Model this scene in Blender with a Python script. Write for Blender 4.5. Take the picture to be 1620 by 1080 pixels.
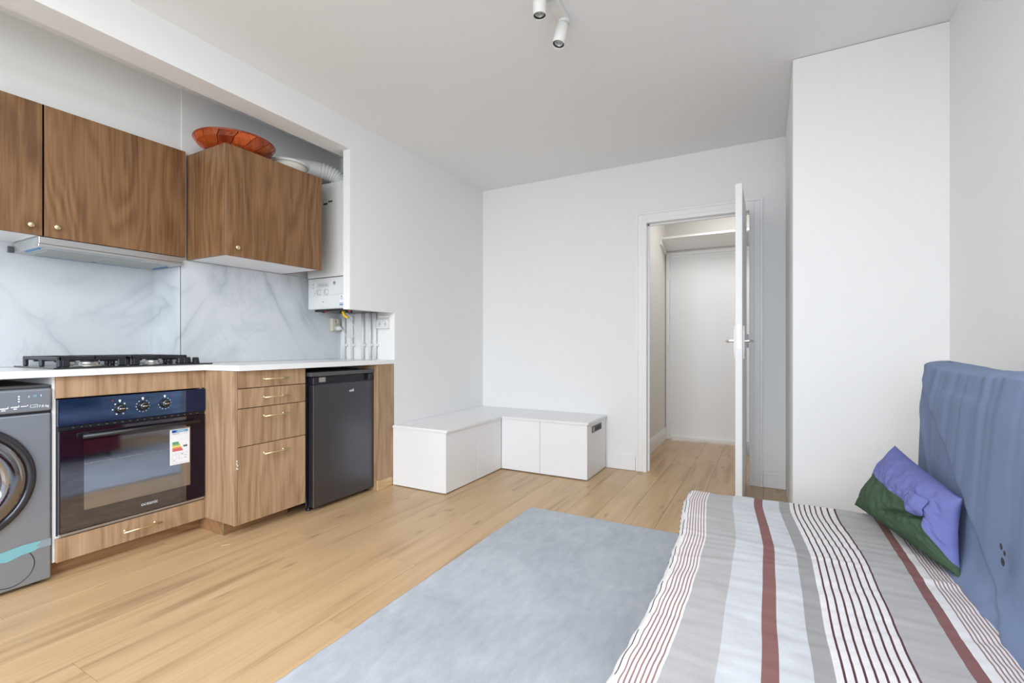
import bpy, bmesh, math, random
from mathutils import Vector, Matrix, noise

for o in list(bpy.data.objects):
    bpy.data.objects.remove(o)
S = bpy.context.scene
C = S.collection
PI = math.pi
random.seed(7)

# ------------------------------------------------------------------ camera, light, exposure
cam_d = bpy.data.cameras.new('camera')
cam = bpy.data.objects.new('camera', cam_d)
C.objects.link(cam)
cam.location = (0, 0, 1.04)
cam.rotation_euler = (PI / 2, 0, math.radians(28.39))
cam_d.sensor_width = 36
cam_d.lens = 36 * 745 / 1620
cam_d.shift_y = 5.5 / 1620
cam_d.clip_start = 0.02
S.camera = cam

W = bpy.data.worlds.new('world')
S.world = W
W.use_nodes = True
W.node_tree.nodes['Background'].inputs[0].default_value = (0.80, 0.89, 1.0, 1)
W.node_tree.nodes['Background'].inputs[1].default_value = 1.5

def area(name, loc, rot, sx, sy, power, col):
    d = bpy.data.lights.new(name, 'AREA')
    d.shape = 'RECTANGLE'
    d.size, d.size_y, d.energy, d.color = sx, sy, power, col
    o = bpy.data.objects.new(name, d)
    o.location, o.rotation_euler = loc, rot
    C.objects.link(o)
    return o
# broad sky light falling through the window wall behind the camera
area('window_daylight', (0.4, -2.45, 2.20), (math.radians(58), 0, math.radians(26)), 5.2, 3.0, 400, (0.86, 0.935, 1.0))
# added fill light that brightens the entrance hall, no fixture there
area('hall_fill', (-0.30, 4.75, 2.50), (0, 0, 0), 0.35, 0.35, 7, (1.0, 0.985, 0.97))
# added soft fill under the main room ceiling, evens out the daylight
area('room_fill', (-0.75, 0.3, 2.50), (0, 0, 0), 1.3, 1.3, 36, (1.0, 0.99, 0.98))

vs = S.view_settings
vs.view_transform = 'Standard'
vs.look = 'None'
vs.gamma = 1
vs.use_curve_mapping = False
vs.exposure = -0.06

# ------------------------------------------------------------------ material helpers
def srgb(r, g, b):
    f = lambda c: (c / 255 / 12.92) if c / 255 <= 0.04045 else ((c / 255 + 0.055) / 1.055) ** 2.4
    return (f(r), f(g), f(b), 1)

class NT:
    def __init__(s, name):
        s.m = bpy.data.materials.new(name)
        s.m.use_nodes = True
        s.t = s.m.node_tree
        s.b = s.t.nodes['Principled BSDF']
    def n(s, typ, ins=None, **kw):
        nd = s.t.nodes.new(typ)
        for k, v in kw.items():
            setattr(nd, k, v)
        for k, v in (ins or {}).items():
            s.put(nd.inputs[k], v)
        return nd
    def put(s, sock, v):
        if isinstance(v, bpy.types.NodeSocket):
            s.t.links.new(v, sock)
        else:
            sock.default_value = v
    def math(s, op, a, b=0.0, c=None):
        nd = s.n('ShaderNodeMath', operation=op)
        s.put(nd.inputs[0], a)
        s.put(nd.inputs[1], b)
        if c is not None:
            s.put(nd.inputs[2], c)
        return nd.outputs[0]
    def ramp(s, fac, stops, interp='LINEAR'):
        nd = s.n('ShaderNodeValToRGB')
        cr = nd.color_ramp
        cr.interpolation = interp
        while len(cr.elements) < len(stops):
            cr.elements.new(0.5)
        for e, (p, c) in zip(cr.elements, stops):
            e.position = p
            e.color = c
        s.put(nd.inputs[0], fac)
        return nd.outputs[0]
    def mix(s, fac, a, b, blend='MIX'):
        nd = s.n('ShaderNodeMix', data_type='RGBA', blend_type=blend)
        s.put(nd.inputs[0], fac)
        s.put(nd.inputs[6], a)
        s.put(nd.inputs[7], b)
        return nd.outputs[2]
    def bump(s, h, strength, dist=0.01):
        nd = s.n('ShaderNodeBump', {'Strength': strength, 'Distance': dist, 'Height': h})
        s.t.links.new(nd.outputs[0], s.b.inputs['Normal'])
    def noise(s, vec, scale, detail=3, rough=0.5, dist=0.0):
        return s.n('ShaderNodeTexNoise', {'Vector': vec, 'Scale': scale, 'Detail': detail,
                                          'Roughness': rough, 'Distortion': dist}).outputs[0]
    def coord(s):
        return s.n('ShaderNodeTexCoord').outputs['Object']

def plain(name, col, rough=0.5, metal=0.0, nscale=0, nstr=0.0, vary=0.0, ior=1.5, spec=0.5):
    s = NT(name)
    s.b.inputs['Base Color'].default_value = col
    s.b.inputs['Roughness'].default_value = rough
    s.b.inputs['Metallic'].default_value = metal
    s.b.inputs['IOR'].default_value = ior
    s.b.inputs['Specular IOR Level'].default_value = spec
    c = s.coord()
    if vary:
        f = s.noise(c, 3.0, 4)
        d = tuple(x * (1 - vary) for x in col[:3]) + (1,)
        s.put(s.b.inputs['Base Color'], s.mix(f, d, col))
    if nscale:
        s.bump(s.noise(c, nscale, 3), nstr, 0.004)
    return s.m

def wood(name, cd, cm, cl, along='z', rough=0.45, across=26.0, fine=1.0, tint=0.1, knots=False, bump=0.08, spread=1.0):
    s = NT(name)
    sep = s.n('ShaderNodeSeparateXYZ', {0: s.coord()})
    x, y, z = sep.outputs
    rnd = s.n('ShaderNodeObjectInfo').outputs['Random']
    off = s.math('MULTIPLY', rnd, 37.0)
    if along == 'z':
        u, v = s.math('ADD', x, y), z
    elif along == 'y':
        u, v = s.math('ADD', x, z), y
    else:
        u, v = s.math('ADD', y, z), x
    u = s.math('ADD', u, off)
    low = s.n('ShaderNodeCombineXYZ', {0: s.math('MULTIPLY', u, 4.5), 1: s.math('MULTIPLY', v, 0.8), 2: off}).outputs[0]
    warp = s.noise(low, 1.0, 2, 0.45)
    rings = s.math('MULTIPLY', s.math('ADD', s.math('MULTIPLY', u, 3.0), s.math('MULTIPLY', warp, 2.4)), across)
    ring = s.math('MULTIPLY_ADD', s.math('SINE', rings), 0.5, 0.5)
    vf = s.n('ShaderNodeCombineXYZ', {0: s.math('MULTIPLY', u, 95.0 * fine), 1: s.math('MULTIPLY', v, 3.0 * fine), 2: off}).outputs[0]
    fi = s.noise(vf, 1.0, 5, 0.65)
    vb = s.n('ShaderNodeCombineXYZ', {0: s.math('MULTIPLY', u, 14.0), 1: s.math('MULTIPLY', v, 0.9), 2: off}).outputs[0]
    bl = s.noise(vb, 1.0, 3, 0.5)
    f = s.math('ADD', s.math('MULTIPLY', ring, 0.13), s.math('ADD', s.math('MULTIPLY', fi, 0.62), s.math('MULTIPLY', bl, 0.38)))
    f = s.math('SUBTRACT', f, 0.065)
    col = s.ramp(f, [(0.50 - 0.20 * spread, cd), (0.50, cm), (0.50 + 0.22 * spread, cl)])
    hv = s.n('ShaderNodeHueSaturation', {'Hue': 0.5, 'Saturation': 1.0,
             'Value': s.math('ADD', 1 - tint / 2, s.math('MULTIPLY', rnd, tint)), 'Fac': 1.0, 'Color': col}).outputs[0]
    if knots:
        kv = s.n('ShaderNodeCombineXYZ', {0: s.math('MULTIPLY', u, 9.0), 1: s.math('MULTIPLY', v, 2.6), 2: off}).outputs[0]
        vor = s.n('ShaderNodeTexVoronoi', {'Vector': kv, 'Scale': 1.0, 'Randomness': 1.0}, voronoi_dimensions='2D')
        sel = s.math('GREATER_THAN', s.n('ShaderNodeSeparateColor', {0: vor.outputs['Color']}).outputs[0], 0.72)
        k = s.math('MULTIPLY', sel, s.ramp(vor.outputs['Distance'], [(0.02, (1, 1, 1, 1)), (0.17, (0, 0, 0, 1))]))
        k = s.math('MULTIPLY', k, s.math('MULTIPLY_ADD', fi, 1.6, -0.35))
        hv = s.mix(k, hv, tuple(c * 0.36 for c in cd[:3]) + (1,))
        st = s.ramp(bl, [(0.28, (1, 1, 1, 1)), (0.42, (0, 0, 0, 1))])
        hv = s.mix(s.math('MULTIPLY', st, 0.8), hv, tuple(c * 0.80 for c in cd[:3]) + (1,))
    s.put(s.b.inputs['Base Color'], hv)
    s.b.inputs['Roughness'].default_value = rough
    s.bump(fi, bump, 0.002)
    return s.m

def marble(name, base, vein, amt=0.7):
    s = NT(name)
    c = s.coord()
    mp = s.n('ShaderNodeMapping', {'Vector': c, 'Rotation': (0.6, 0.2, 0.9), 'Scale': (1.0, 1.0, 0.8)}).outputs[0]
    w = s.noise(mp, 1.25, 4, 0.52, 0.5)
    v1 = s.ramp(s.math('ABSOLUTE', s.math('SUBTRACT', w, 0.5)), [(0.0, (.85, .85, .85, 1)), (0.010, (.42, .42, .42, 1)), (0.055, (0, 0, 0, 1))])
    w2 = s.noise(mp, 4.2, 4, 0.6, 1.0)
    v2 = s.ramp(s.math('ABSOLUTE', s.math('SUBTRACT', w2, 0.47)), [(0.0, (.22, .22, .22, 1)), (0.045, (0, 0, 0, 1))])
    mask = s.ramp(s.noise(c, 1.9, 2), [(0.40, (0, 0, 0, 1)), (0.62, (1, 1, 1, 1))])
    v = s.math('MULTIPLY', s.math('MAXIMUM', v1, v2), s.math('MULTIPLY', mask, amt))
    cloud = s.math('MULTIPLY', s.noise(c, 2.5, 3), 0.14)
    s.put(s.b.inputs['Base Color'], s.mix(s.math('ADD', v, cloud), base, vein))
    s.b.inputs['Roughness'].default_value = 0.25
    return s.m

def fabric(name, col, rough=0.9, weave=260.0, wb=0.25, vary=0.08, axis=None):
    s = NT(name)
    c = s.coord()
    f = s.noise(c, 9.0, 4)
    d = tuple(x * (1 - vary * 2) for x in col[:3]) + (1,)
    fine = s.noise(c, weave, 2)
    base = s.mix(f, d, col)
    s.put(s.b.inputs['Base Color'], s.mix(s.math('MULTIPLY', fine, 0.35), base, d))
    s.b.inputs['Roughness'].default_value = rough
    s.b.inputs['Specular IOR Level'].default_value = 0.2
    s.bump(fine, wb, 0.002)
    return s.m

M = {}
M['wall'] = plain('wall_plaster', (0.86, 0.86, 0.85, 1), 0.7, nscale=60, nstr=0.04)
M['ceil'] = plain('ceiling_plaster', (0.87, 0.87, 0.86, 1), 0.85, nscale=60, nstr=0.04)
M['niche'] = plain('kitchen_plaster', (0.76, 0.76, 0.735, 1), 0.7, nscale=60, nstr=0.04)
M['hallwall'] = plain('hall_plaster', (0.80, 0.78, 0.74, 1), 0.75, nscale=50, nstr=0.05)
M['gloss'] = plain('gloss_white_paint', (0.88, 0.88, 0.88, 1), 0.35, nscale=25, nstr=0.03)
M['white'] = plain('white_board', (0.87, 0.875, 0.885, 1), 0.4)
M['plastic'] = plain('white_plastic', (0.80, 0.80, 0.78, 1), 0.35)
M['cream'] = plain('cream_plastic', (0.70, 0.65, 0.52, 1), 0.4)
M['enamel'] = plain('boiler_enamel', (0.74, 0.75, 0.74, 1), 0.3)
M['panelgrey'] = plain('boiler_panel_grey', (0.62, 0.64, 0.65, 1), 0.35)
M['darkgrey'] = plain('dark_grey_plastic', (0.08, 0.085, 0.09, 1), 0.4)
M['handle_grey'] = plain('handle_dark_grey', (0.035, 0.036, 0.04, 1), 0.3, 0.3)
M['black'] = plain('black_plastic', (0.012, 0.012, 0.016, 1), 0.35)
M['shadowgap'] = plain('dark_gap', (0.03, 0.02, 0.015, 1), 0.8)
M['walnut'] = wood('light_walnut_veneer', srgb(140, 108, 78), srgb(170, 139, 108), srgb(190, 160, 130), 'z', 0.42, tint=0.08)
M['walnut_dark'] = wood('dark_walnut_veneer', srgb(92, 62, 36), srgb(127, 92, 60), srgb(152, 115, 80), 'z', 0.42, tint=0.08)
M['walnut_h'] = wood('walnut_veneer_horizontal', srgb(120, 84, 56), srgb(150, 112, 78), srgb(172, 134, 98), 'y', 0.42, tint=0.1)
M['oakedge'] = wood('pale_oak_strip', srgb(180, 150, 105), srgb(205, 175, 130), srgb(220, 192, 150), 'y', 0.5)
M['floor'] = wood('oak_plank', srgb(176, 143, 106), srgb(196, 164, 125), srgb(208, 178, 140), 'y', spread=1.5, rough=0.36, across=9.0, fine=0.7, tint=0.06, knots=True, bump=0.05)
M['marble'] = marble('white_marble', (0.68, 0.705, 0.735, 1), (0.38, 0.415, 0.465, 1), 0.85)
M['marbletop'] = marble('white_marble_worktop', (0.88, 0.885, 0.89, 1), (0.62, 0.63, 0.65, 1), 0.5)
M['gold'] = plain('brushed_brass', (0.86, 0.74, 0.46, 1), 0.28, 1.0)
M['chrome'] = plain('chrome', (0.75, 0.75, 0.74, 1), 0.15, 1.0)
M['steel'] = plain('satin_steel', (0.62, 0.63, 0.64, 1), 0.32, 1.0)
M['hoodmetal'] = plain('grey_hood_metal', (0.60, 0.63, 0.63, 1), 0.4, 0.6)
M['wm'] = plain('washer_grey', (0.31, 0.345, 0.40, 1), 0.34, 0.6)
M['wmdark'] = plain('washer_dark_gloss', (0.06, 0.06, 0.07, 1), 0.12, 0.6)
M['wmring'] = plain('washer_ring_mirror', (0.30, 0.31, 0.33, 1), 0.1, 1.0)
M['fridge'] = plain('dark_steel', (0.11, 0.112, 0.128, 1), 0.28, 0.8)
M['fridgedark'] = plain('fridge_black', (0.02, 0.018, 0.028, 1), 0.25)
M['ovenglass'] = plain('oven_black_glass', (0.012, 0.006, 0.013, 1), 0.04, 0, ior=1.33)
M['ovenpanel'] = plain('oven_panel_glass', (0.008, 0.014, 0.05, 1), 0.05, 0, ior=1.4)
M['ovenwin'] = plain('oven_window_coating', (0.46, 0.47, 0.49, 1), 0.05, 1.0)
M['iron'] = plain('cast_iron', (0.022, 0.024, 0.028, 1), 0.38, 0.2)
M['hobglass'] = plain('hob_glass', (0.02, 0.028, 0.028, 1), 0.08)
M['alu'] = plain('burner_aluminium', (0.72, 0.72, 0.70, 1), 0.35, 0.9)
M['red'] = plain('red_paint', (0.42, 0.025, 0.02, 1), 0.4)
M['yellow'] = plain('yellow_gas_tap', (0.85, 0.55, 0.03, 1), 0.4)
M['tape'] = plain('turquoise_tape', srgb(126, 184, 194), 0.5, vary=0.15)
M['bluetape'] = plain('blue_protective_strip', srgb(70, 140, 195), 0.4)
M['print'] = plain('white_print', (0.88, 0.9, 0.92, 1), 0.5)
M['cyanprint'] = plain('cyan_print', srgb(120, 200, 225), 0.5)
M['paper'] = plain('label_paper', (0.86, 0.88, 0.92, 1), 0.5)
M['ink'] = plain('black_ink', (0.03, 0.03, 0.03, 1), 0.5)
M['inkgrey'] = plain('grey_ink', (0.30, 0.31, 0.34, 1), 0.5)
M['eublue'] = plain('label_blue', srgb(40, 75, 170), 0.5)
M['eulight'] = plain('label_light_blue', srgb(95, 170, 215), 0.5)
M['lgreen'] = plain('label_green', srgb(40, 140, 90), 0.5)
M['llime'] = plain('label_lime', srgb(150, 190, 60), 0.5)
M['lyellow'] = plain('label_yellow', srgb(235, 215, 70), 0.5)
M['lorange'] = plain('label_orange', srgb(225, 130, 60), 0.5)
M['lred'] = plain('label_red', srgb(200, 55, 50), 0.5)
M['redwood'] = wood('red_parquet_wood', srgb(120, 38, 12), srgb(172, 72, 24), srgb(205, 108, 52), 'x', 0.3, across=6, tint=0.7)
M['bowlrim'] = wood('dark_red_wood', srgb(105, 30, 10), srgb(140, 48, 16), srgb(165, 68, 28), 'x', 0.3)
M['basin'] = plain('cream_enamel', (0.74, 0.72, 0.64, 1), 0.3)
M['duct'] = plain('white_duct', (0.80, 0.80, 0.78, 1), 0.4)
M['drumsteel'] = plain('drum_steel', (0.5, 0.52, 0.54, 1), 0.25, 1.0)
M['lens'] = plain('lamp_lens', (0.55, 0.57, 0.57, 1), 0.2, 0.5)
M['spot'] = plain('spotlight_white', (0.80, 0.80, 0.77, 1), 0.45)
M['maroon_cover'] = fabric('maroon_cotton', srgb(120, 45, 62))
M['cover'] = fabric('blue_jersey', srgb(120, 136, 166), vary=0.05, weave=400)
M['pblue'] = fabric('violet_blue_cotton', srgb(112, 118, 176), vary=0.05)
M['pgreen'] = fabric('dark_green_cotton', srgb(70, 92, 72), vary=0.08)
M['t_white'] = fabric('throw_white', (0.73, 0.72, 0.735, 1), vary=0.03)
M['t_pale'] = fabric('throw_pale_grey', (0.66, 0.68, 0.72, 1), vary=0.16, weave=90)
M['t_grey'] = fabric('throw_grey', (0.44, 0.43, 0.44, 1), vary=0.05)
M['t_grey2'] = fabric('throw_mid_grey', (0.34, 0.335, 0.34, 1), vary=0.05)
M['t_maroon'] = fabric('throw_maroon', srgb(138, 100, 98), vary=0.10)
M['t_line'] = fabric('throw_dark_line', srgb(88, 58, 62), vary=0.05)
M['t_thin'] = fabric('throw_thin_line', srgb(150, 118, 116), vary=0.05)
M['t_black'] = fabric('throw_black', srgb(40, 36, 42), vary=0.05)

def film_mat(name, tint, fac, rough):
    s = NT(name)
    tr = s.n('ShaderNodeBsdfTransparent', {'Color': (0.96, 0.97, 1, 1)})
    gl = s.n('ShaderNodeBsdfGlossy', {'Color': tint, 'Roughness': rough})
    f = s.math('MULTIPLY_ADD', s.noise(s.n('ShaderNodeMapping', {'Vector': s.coord(), 'Rotation': (0.5, 0, 0),
               'Scale': (1, 2, 9)}).outputs[0], 5.0, 4), fac * 1.0, fac * 0.5)
    mx = s.n('ShaderNodeMixShader', {0: f, 1: tr.outputs[0], 2: gl.outputs[0]})
    s.t.links.new(mx.outputs[0], s.t.nodes['Material Output'].inputs[0])
    return s.m
M['film'] = film_mat('protective_film', (0.9, 0.95, 1, 1), 0.10, 0.06)
M['filmblue'] = film_mat('blue_protective_film', (0.35, 0.6, 1, 1), 0.16, 0.10)

def glass_mat():
    s = NT('clear_glass')
    s.b.inputs['Transmission Weight'].default_value = 1.0
    s.b.inputs['Roughness'].default_value = 0.0
    s.b.inputs['Base Color'].default_value = (0.8, 0.9, 0.95, 1)
    return s.m
M['glass'] = glass_mat()

def rug_mat():
    s = NT('grey_rug_pile')
    c = s.coord()
    big = s.noise(c, 3.2, 5, 0.6, 0.8)
    mid = s.noise(s.n('ShaderNodeMapping', {'Vector': c, 'Rotation': (0, 0, 0.5), 'Scale': (3, 1.2, 1)}).outputs[0], 9.0, 4, 0.6)
    f = s.math('ADD', s.math('MULTIPLY', big, 0.6), s.math('MULTIPLY', mid, 0.4))
    col = s.ramp(f, [(0.32, srgb(156, 163, 173)), (0.5, srgb(175, 181, 190)), (0.68, srgb(193, 198, 205))])
    fine = s.noise(c, 500.0, 2)
    s.put(s.b.inputs['Base Color'], s.mix(s.math('MULTIPLY', fine, 0.25), col, srgb(130, 138, 147)))
    s.b.inputs['Roughness'].default_value = 0.95
    s.b.inputs['Specular IOR Level'].default_value = 0.1
    s.b.inputs['Sheen Weight'].default_value = 0.3
    s.bump(s.math('ADD', fine, s.math('MULTIPLY', mid, 0.6)), 0.35, 0.003)
    return s.m
M['rug'] = rug_mat()

# ------------------------------------------------------------------ mesh helpers
def box(bm, x0, x1, y0, y1, z0, z1, bev=0.0, seg=1):
    r = bmesh.ops.create_cube(bm, size=1)
    vs_ = r['verts']
    for v in vs_:
        v.co = Vector((x0 + (v.co.x + .5) * (x1 - x0), y0 + (v.co.y + .5) * (y1 - y0), z0 + (v.co.z + .5) * (z1 - z0)))
    if bev:
        es = list({e for v in vs_ for e in v.link_edges})
        bmesh.ops.bevel(bm, geom=es, offset=bev, segments=seg, affect='EDGES', profile=0.5)

def prism(bm, pts, z0, z1, axis='z'):
    """extrude a polygon; pts are (a,b) in the plane normal to axis"""
    def P(a, b, c):
        return {'z': (a, b, c), 'y': (a, c, b), 'x': (c, a, b)}[axis]
    lo = [bm.verts.new(P(a, b, z0)) for a, b in pts]
    hi = [bm.verts.new(P(a, b, z1)) for a, b in pts]
    n = len(pts)
    bm.faces.new(lo[::-1])
    bm.faces.new(hi)
    for i in range(n):
        bm.faces.new((lo[i], lo[(i + 1) % n], hi[(i + 1) % n], hi[i]))

def frame_of(d):
    d = d.normalized()
    a = Vector((0, 0, 1)) if abs(d.z) < 0.9 else Vector((1, 0, 0))
    u = d.cross(a).normalized()
    return u, d.cross(u).normalized()

def tube(bm, pts, rad, n=10, cap=True):
    pts = [Vector(p) for p in pts]
    rads = rad if isinstance(rad, (list, tuple)) else [rad] * len(pts)
    u = None
    rings = []
    for i, p in enumerate(pts):
        d = (pts[min(i + 1, len(pts) - 1)] - pts[max(i - 1, 0)]).normalized()
        if u is None:
            u, w = frame_of(d)
        else:
            u = (u - d * u.dot(d)).normalized()
            w = d.cross(u).normalized()
        rings.append([bm.verts.new(p + (u * math.cos(2 * PI * k / n) + w * math.sin(2 * PI * k / n)) * rads[i]) for k in range(n)])
    for a, b in zip(rings, rings[1:]):
        for k in range(n):
            bm.faces.new((a[k], a[(k + 1) % n], b[(k + 1) % n], b[k]))
    if cap:
        bm.faces.new(rings[0][::-1])
        bm.faces.new(rings[-1])

def lathe(bm, prof, origin, axis, n=32, closed=False):
    """prof: list of (radius, height along axis)"""
    o = Vector(origin)
    d = Vector(axis).normalized()
    u, w = frame_of(d)
    rings = []
    for r, h in prof:
        if r < 1e-6:
            rings.append([bm.verts.new(o + d * h)])
        else:
            rings.append([bm.verts.new(o + d * h + (u * math.cos(2 * PI * k / n) + w * math.sin(2 * PI * k / n)) * r) for k in range(n)])
    prs = list(zip(rings, rings[1:]))
    if closed:
        prs.append((rings[-1], rings[0]))
    for a, b in prs:
        for k in range(n):
            k2 = (k + 1) % n
            q = []
            for vtx in ((a[k], a[k2]) if len(a) > 1 else (a[0],)):
                q.append(vtx)
            for vtx in ((b[k2], b[k]) if len(b) > 1 else (b[0],)):
                q.append(vtx)
            if len(q) >= 3:
                bm.faces.new(q)

def spline(pts, sub=8):
    pts = [Vector(p) for p in pts]
    out = []
    for i in range(len(pts) - 1):
        p0, p1, p2, p3 = pts[max(i - 1, 0)], pts[i], pts[i + 1], pts[min(i + 2, len(pts) - 1)]
        for k in range(sub):
            t = k / sub
            out.append(0.5 * ((2 * p1) + (p2 - p0) * t + (2 * p0 - 5 * p1 + 4 * p2 - p3) * t * t + (3 * p1 - p0 - 3 * p2 + p3) * t ** 3))
    out.append(pts[-1])
    return out

def base_of(o):
    v = Vector((0, 0, 0))
    while o is not None:
        v += o.location
        o = o.parent
    return v

def obj(name, bm, m, parent=None, smooth=False, origin=None):
    """bm is in world coordinates; the object sits at its parent's base or at origin"""
    off = base_of(parent) if parent else Vector(origin or (0, 0, 0))
    if isinstance(bm, bpy.types.Mesh):
        me = bm
        me.transform(Matrix.Translation(-off))
    else:
        bmesh.ops.recalc_face_normals(bm, faces=bm.faces)
        for v in bm.verts:
            v.co -= off
        me = bpy.data.meshes.new(name)
        bm.to_mesh(me)
        bm.free()
    for mm in (m if isinstance(m, (list, tuple)) else [m]):
        me.materials.append(mm)
    if smooth:
        me.polygons.foreach_set('use_smooth', [True] * len(me.polygons))
    o = bpy.data.objects.new(name, me)
    C.objects.link(o)
    if parent:
        o.parent = parent
    else:
        o.location = off
    return o

def bx(name, m, parent, *args, bev=0.0, seg=1, origin=None):
    bm = bmesh.new()
    box(bm, *args, bev=bev, seg=seg)
    return obj(name, bm, m, parent, origin=origin)

def thing(name, label, cat, loc=(0, 0, 0), group=None):
    o = bpy.data.objects.new(name, None)
    o.empty_display_size = 0.05
    C.objects.link(o)
    o.location = loc
    o['label'], o['category'] = label, cat
    if group:
        o['group'] = group
    return o

def tag(o, label, cat, group=None):
    o['label'], o['category'] = label, cat
    if group:
        o['group'] = group
    return o

def struct(o, label, cat='wall'):
    o['kind'] = 'structure'
    o['label'] = label
    o['category'] = cat
    return o

def lab(o, text):
    o['label'] = text
    return o

def text(name, s, size, at, face, m, parent, ext=0.0006, align='CENTER'):
    """flat lettering; face is 'x' (seen from +X) or 'y' (seen from -Y)"""
    cu = bpy.data.curves.new(name, 'FONT')
    cu.body = s
    cu.size = size
    cu.extrude = ext
    cu.align_x = align
    cu.align_y = 'CENTER'
    t = bpy.data.objects.new('tmp', cu)
    C.objects.link(t)
    dg = bpy.context.evaluated_depsgraph_get()
    me = bpy.data.meshes.new_from_object(t.evaluated_get(dg))
    bpy.data.objects.remove(t)
    if face == 'x':
        R = Matrix(((0, 0, 1, 0), (1, 0, 0, 0), (0, 1, 0, 0), (0, 0, 0, 1)))
    else:
        R = Matrix(((1, 0, 0, 0), (0, 0, -1, 0), (0, 1, 0, 0), (0, 0, 0, 1)))
    me.transform(Matrix.Translation(Vector(at)) @ R)
    me.materials.clear()
    return obj(name, me, m, parent)

# ------------------------------------------------------------------ room shell
XL, XR, YB, YN, ZC = -2.441, 0.745, 3.918, -1.05, 2.54     # left wall, right wall, back wall, near wall, ceiling
XN, XM, YM = -3.33, -3.018, 1.51                              # kitchen niche back, kitchen wall, return between them
YS = 2.675                                                    # side wall closing the kitchen recess
YH, XHL, XHR = 5.43, -0.99, 0.12                              # hall far wall, left wall, right wall

# floor: a base slab and planks laid on it
fl = bx('floor', M['shadowgap'], None, -3.5, 0.95, -1.2, 5.6, -0.10, -0.0125)
struct(fl, 'warm oak laminate plank floor running from the kitchen to the hall', 'floor')
PW, PL = 0.18, 1.22
known = {-1.46: 1.238, -1.64: 1.74, -1.82: 2.40, -2.0: 0.672, -2.18: 1.505, -2.36: 1.73, -0.74: 3.06, -1.28: 2.05}
mesh_cache = {}
xk = -1.46 - PW * 11
while xk < 0.80:
    key = round(xk, 2)
    j = known.get(key, random.uniform(0, PL))
    y = j - PL * 3
    while y < 5.5:
        a, b = max(y, -1.15), min(y + PL, 5.5)
        if b - a > 0.02:
            mk = round(b - a, 3)
            if mk not in mesh_cache:
                bm = bmesh.new()
                box(bm, 0.0005, PW - 0.0005, 0.0005, (b - a) - 0.0005, -0.012, 0.0, bev=0.0006)
                me = bpy.data.meshes.new('plank')
                bm.to_mesh(me)
                bm.free()
                me.materials.append(M['floor'])
                mesh_cache[mk] = me
            p = bpy.data.objects.new('plank', mesh_cache[mk])
            p.location = (xk, a, 0)
            p.parent = fl
            C.objects.link(p)
        y += PL
    xk += PW

struct(bx('ceiling', M['ceil'], None, -3.5, 0.95, -1.2, 5.6, ZC, 2.66), 'flat matt off-white painted ceiling over the whole room', 'ceiling')

bm = bmesh.new()
box(bm, -3.20, XL, YS, YB + 0.07, 0, ZC)
box(bm, XL - 0.063, XL, 2.246, YS, 1.28, ZC)
box(bm, XL - 0.15, XL, YN, 2.246, 2.346, ZC)
box(bm, XL - 0.15, XL - 0.063, 2.246, YS, 2.346, ZC)
struct(obj('wall_left', bm, M['wall']), 'white left wall with beam above the open kitchen recess', 'wall')
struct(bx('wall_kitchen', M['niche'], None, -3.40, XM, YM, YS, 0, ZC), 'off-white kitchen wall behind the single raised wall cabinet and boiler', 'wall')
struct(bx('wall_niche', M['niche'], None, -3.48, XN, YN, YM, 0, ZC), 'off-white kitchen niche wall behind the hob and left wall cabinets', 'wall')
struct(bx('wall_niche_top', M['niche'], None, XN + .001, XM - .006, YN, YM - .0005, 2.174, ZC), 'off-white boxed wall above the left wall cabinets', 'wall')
bm = bmesh.new()
DX0, DX1, DZ = -0.862, -0.112, 2.035
box(bm, XL, DX0 - 0.02, YB, YB + 0.07, 0, ZC)
box(bm, DX1 + 0.02, XR + 0.2, YB, YB + 0.07, 0, ZC)
box(bm, DX0 - 0.02, DX1 + 0.02, YB, YB + 0.07, DZ + 0.02, ZC)
struct(obj('wall_back', bm, M['wall']), 'white back wall pierced by the doorway to the hall', 'wall')
struct(bx('wall_column', M['wall'], None, 0.121, XR + 0.1, 2.877, YB, 0, ZC - 0.002, bev=0.003), 'white boxed-out column wall beside the blue sofa back', 'wall')
struct(bx('wall_right', M['wall'], None, XR, XR + 0.15, YN, 2.95, 0, ZC), 'white right wall behind the blue covered sofa back', 'wall')
# near wall with the window opening the daylight comes through
bm = bmesh.new()
WX0, WX1, WZ0, WZ1 = -2.60, 0.66, 0.05, 2.36
box(bm, -3.48, WX0, YN - 0.15, YN, 0, ZC)
box(bm, WX1, XR + 0.15, YN - 0.15, YN, 0, ZC)
box(bm, WX0, WX1, YN - 0.15, YN, WZ1, ZC)
box(bm, WX0, WX1, YN - 0.15, YN, 0, WZ0)
struct(obj('wall_front', bm, M['wall']), 'white window wall behind the photographer', 'wall')
bm = bmesh.new()
for (a, b, c, d) in ((WX0, WX0 + .05, WZ0, WZ1), (WX1 - .05, WX1, WZ0, WZ1), (-1.04, -0.96, WZ0, WZ1), (WX0, WX1, WZ0, WZ0 + .05), (WX0, WX1, WZ1 - .05, WZ1)):
    box(bm, a, b, YN - 0.11, YN - 0.05, c, d, bev=0.004)
struct(obj('window_1', bm, M['gloss']), 'white framed double window in the wall behind the photographer', 'window')

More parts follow.
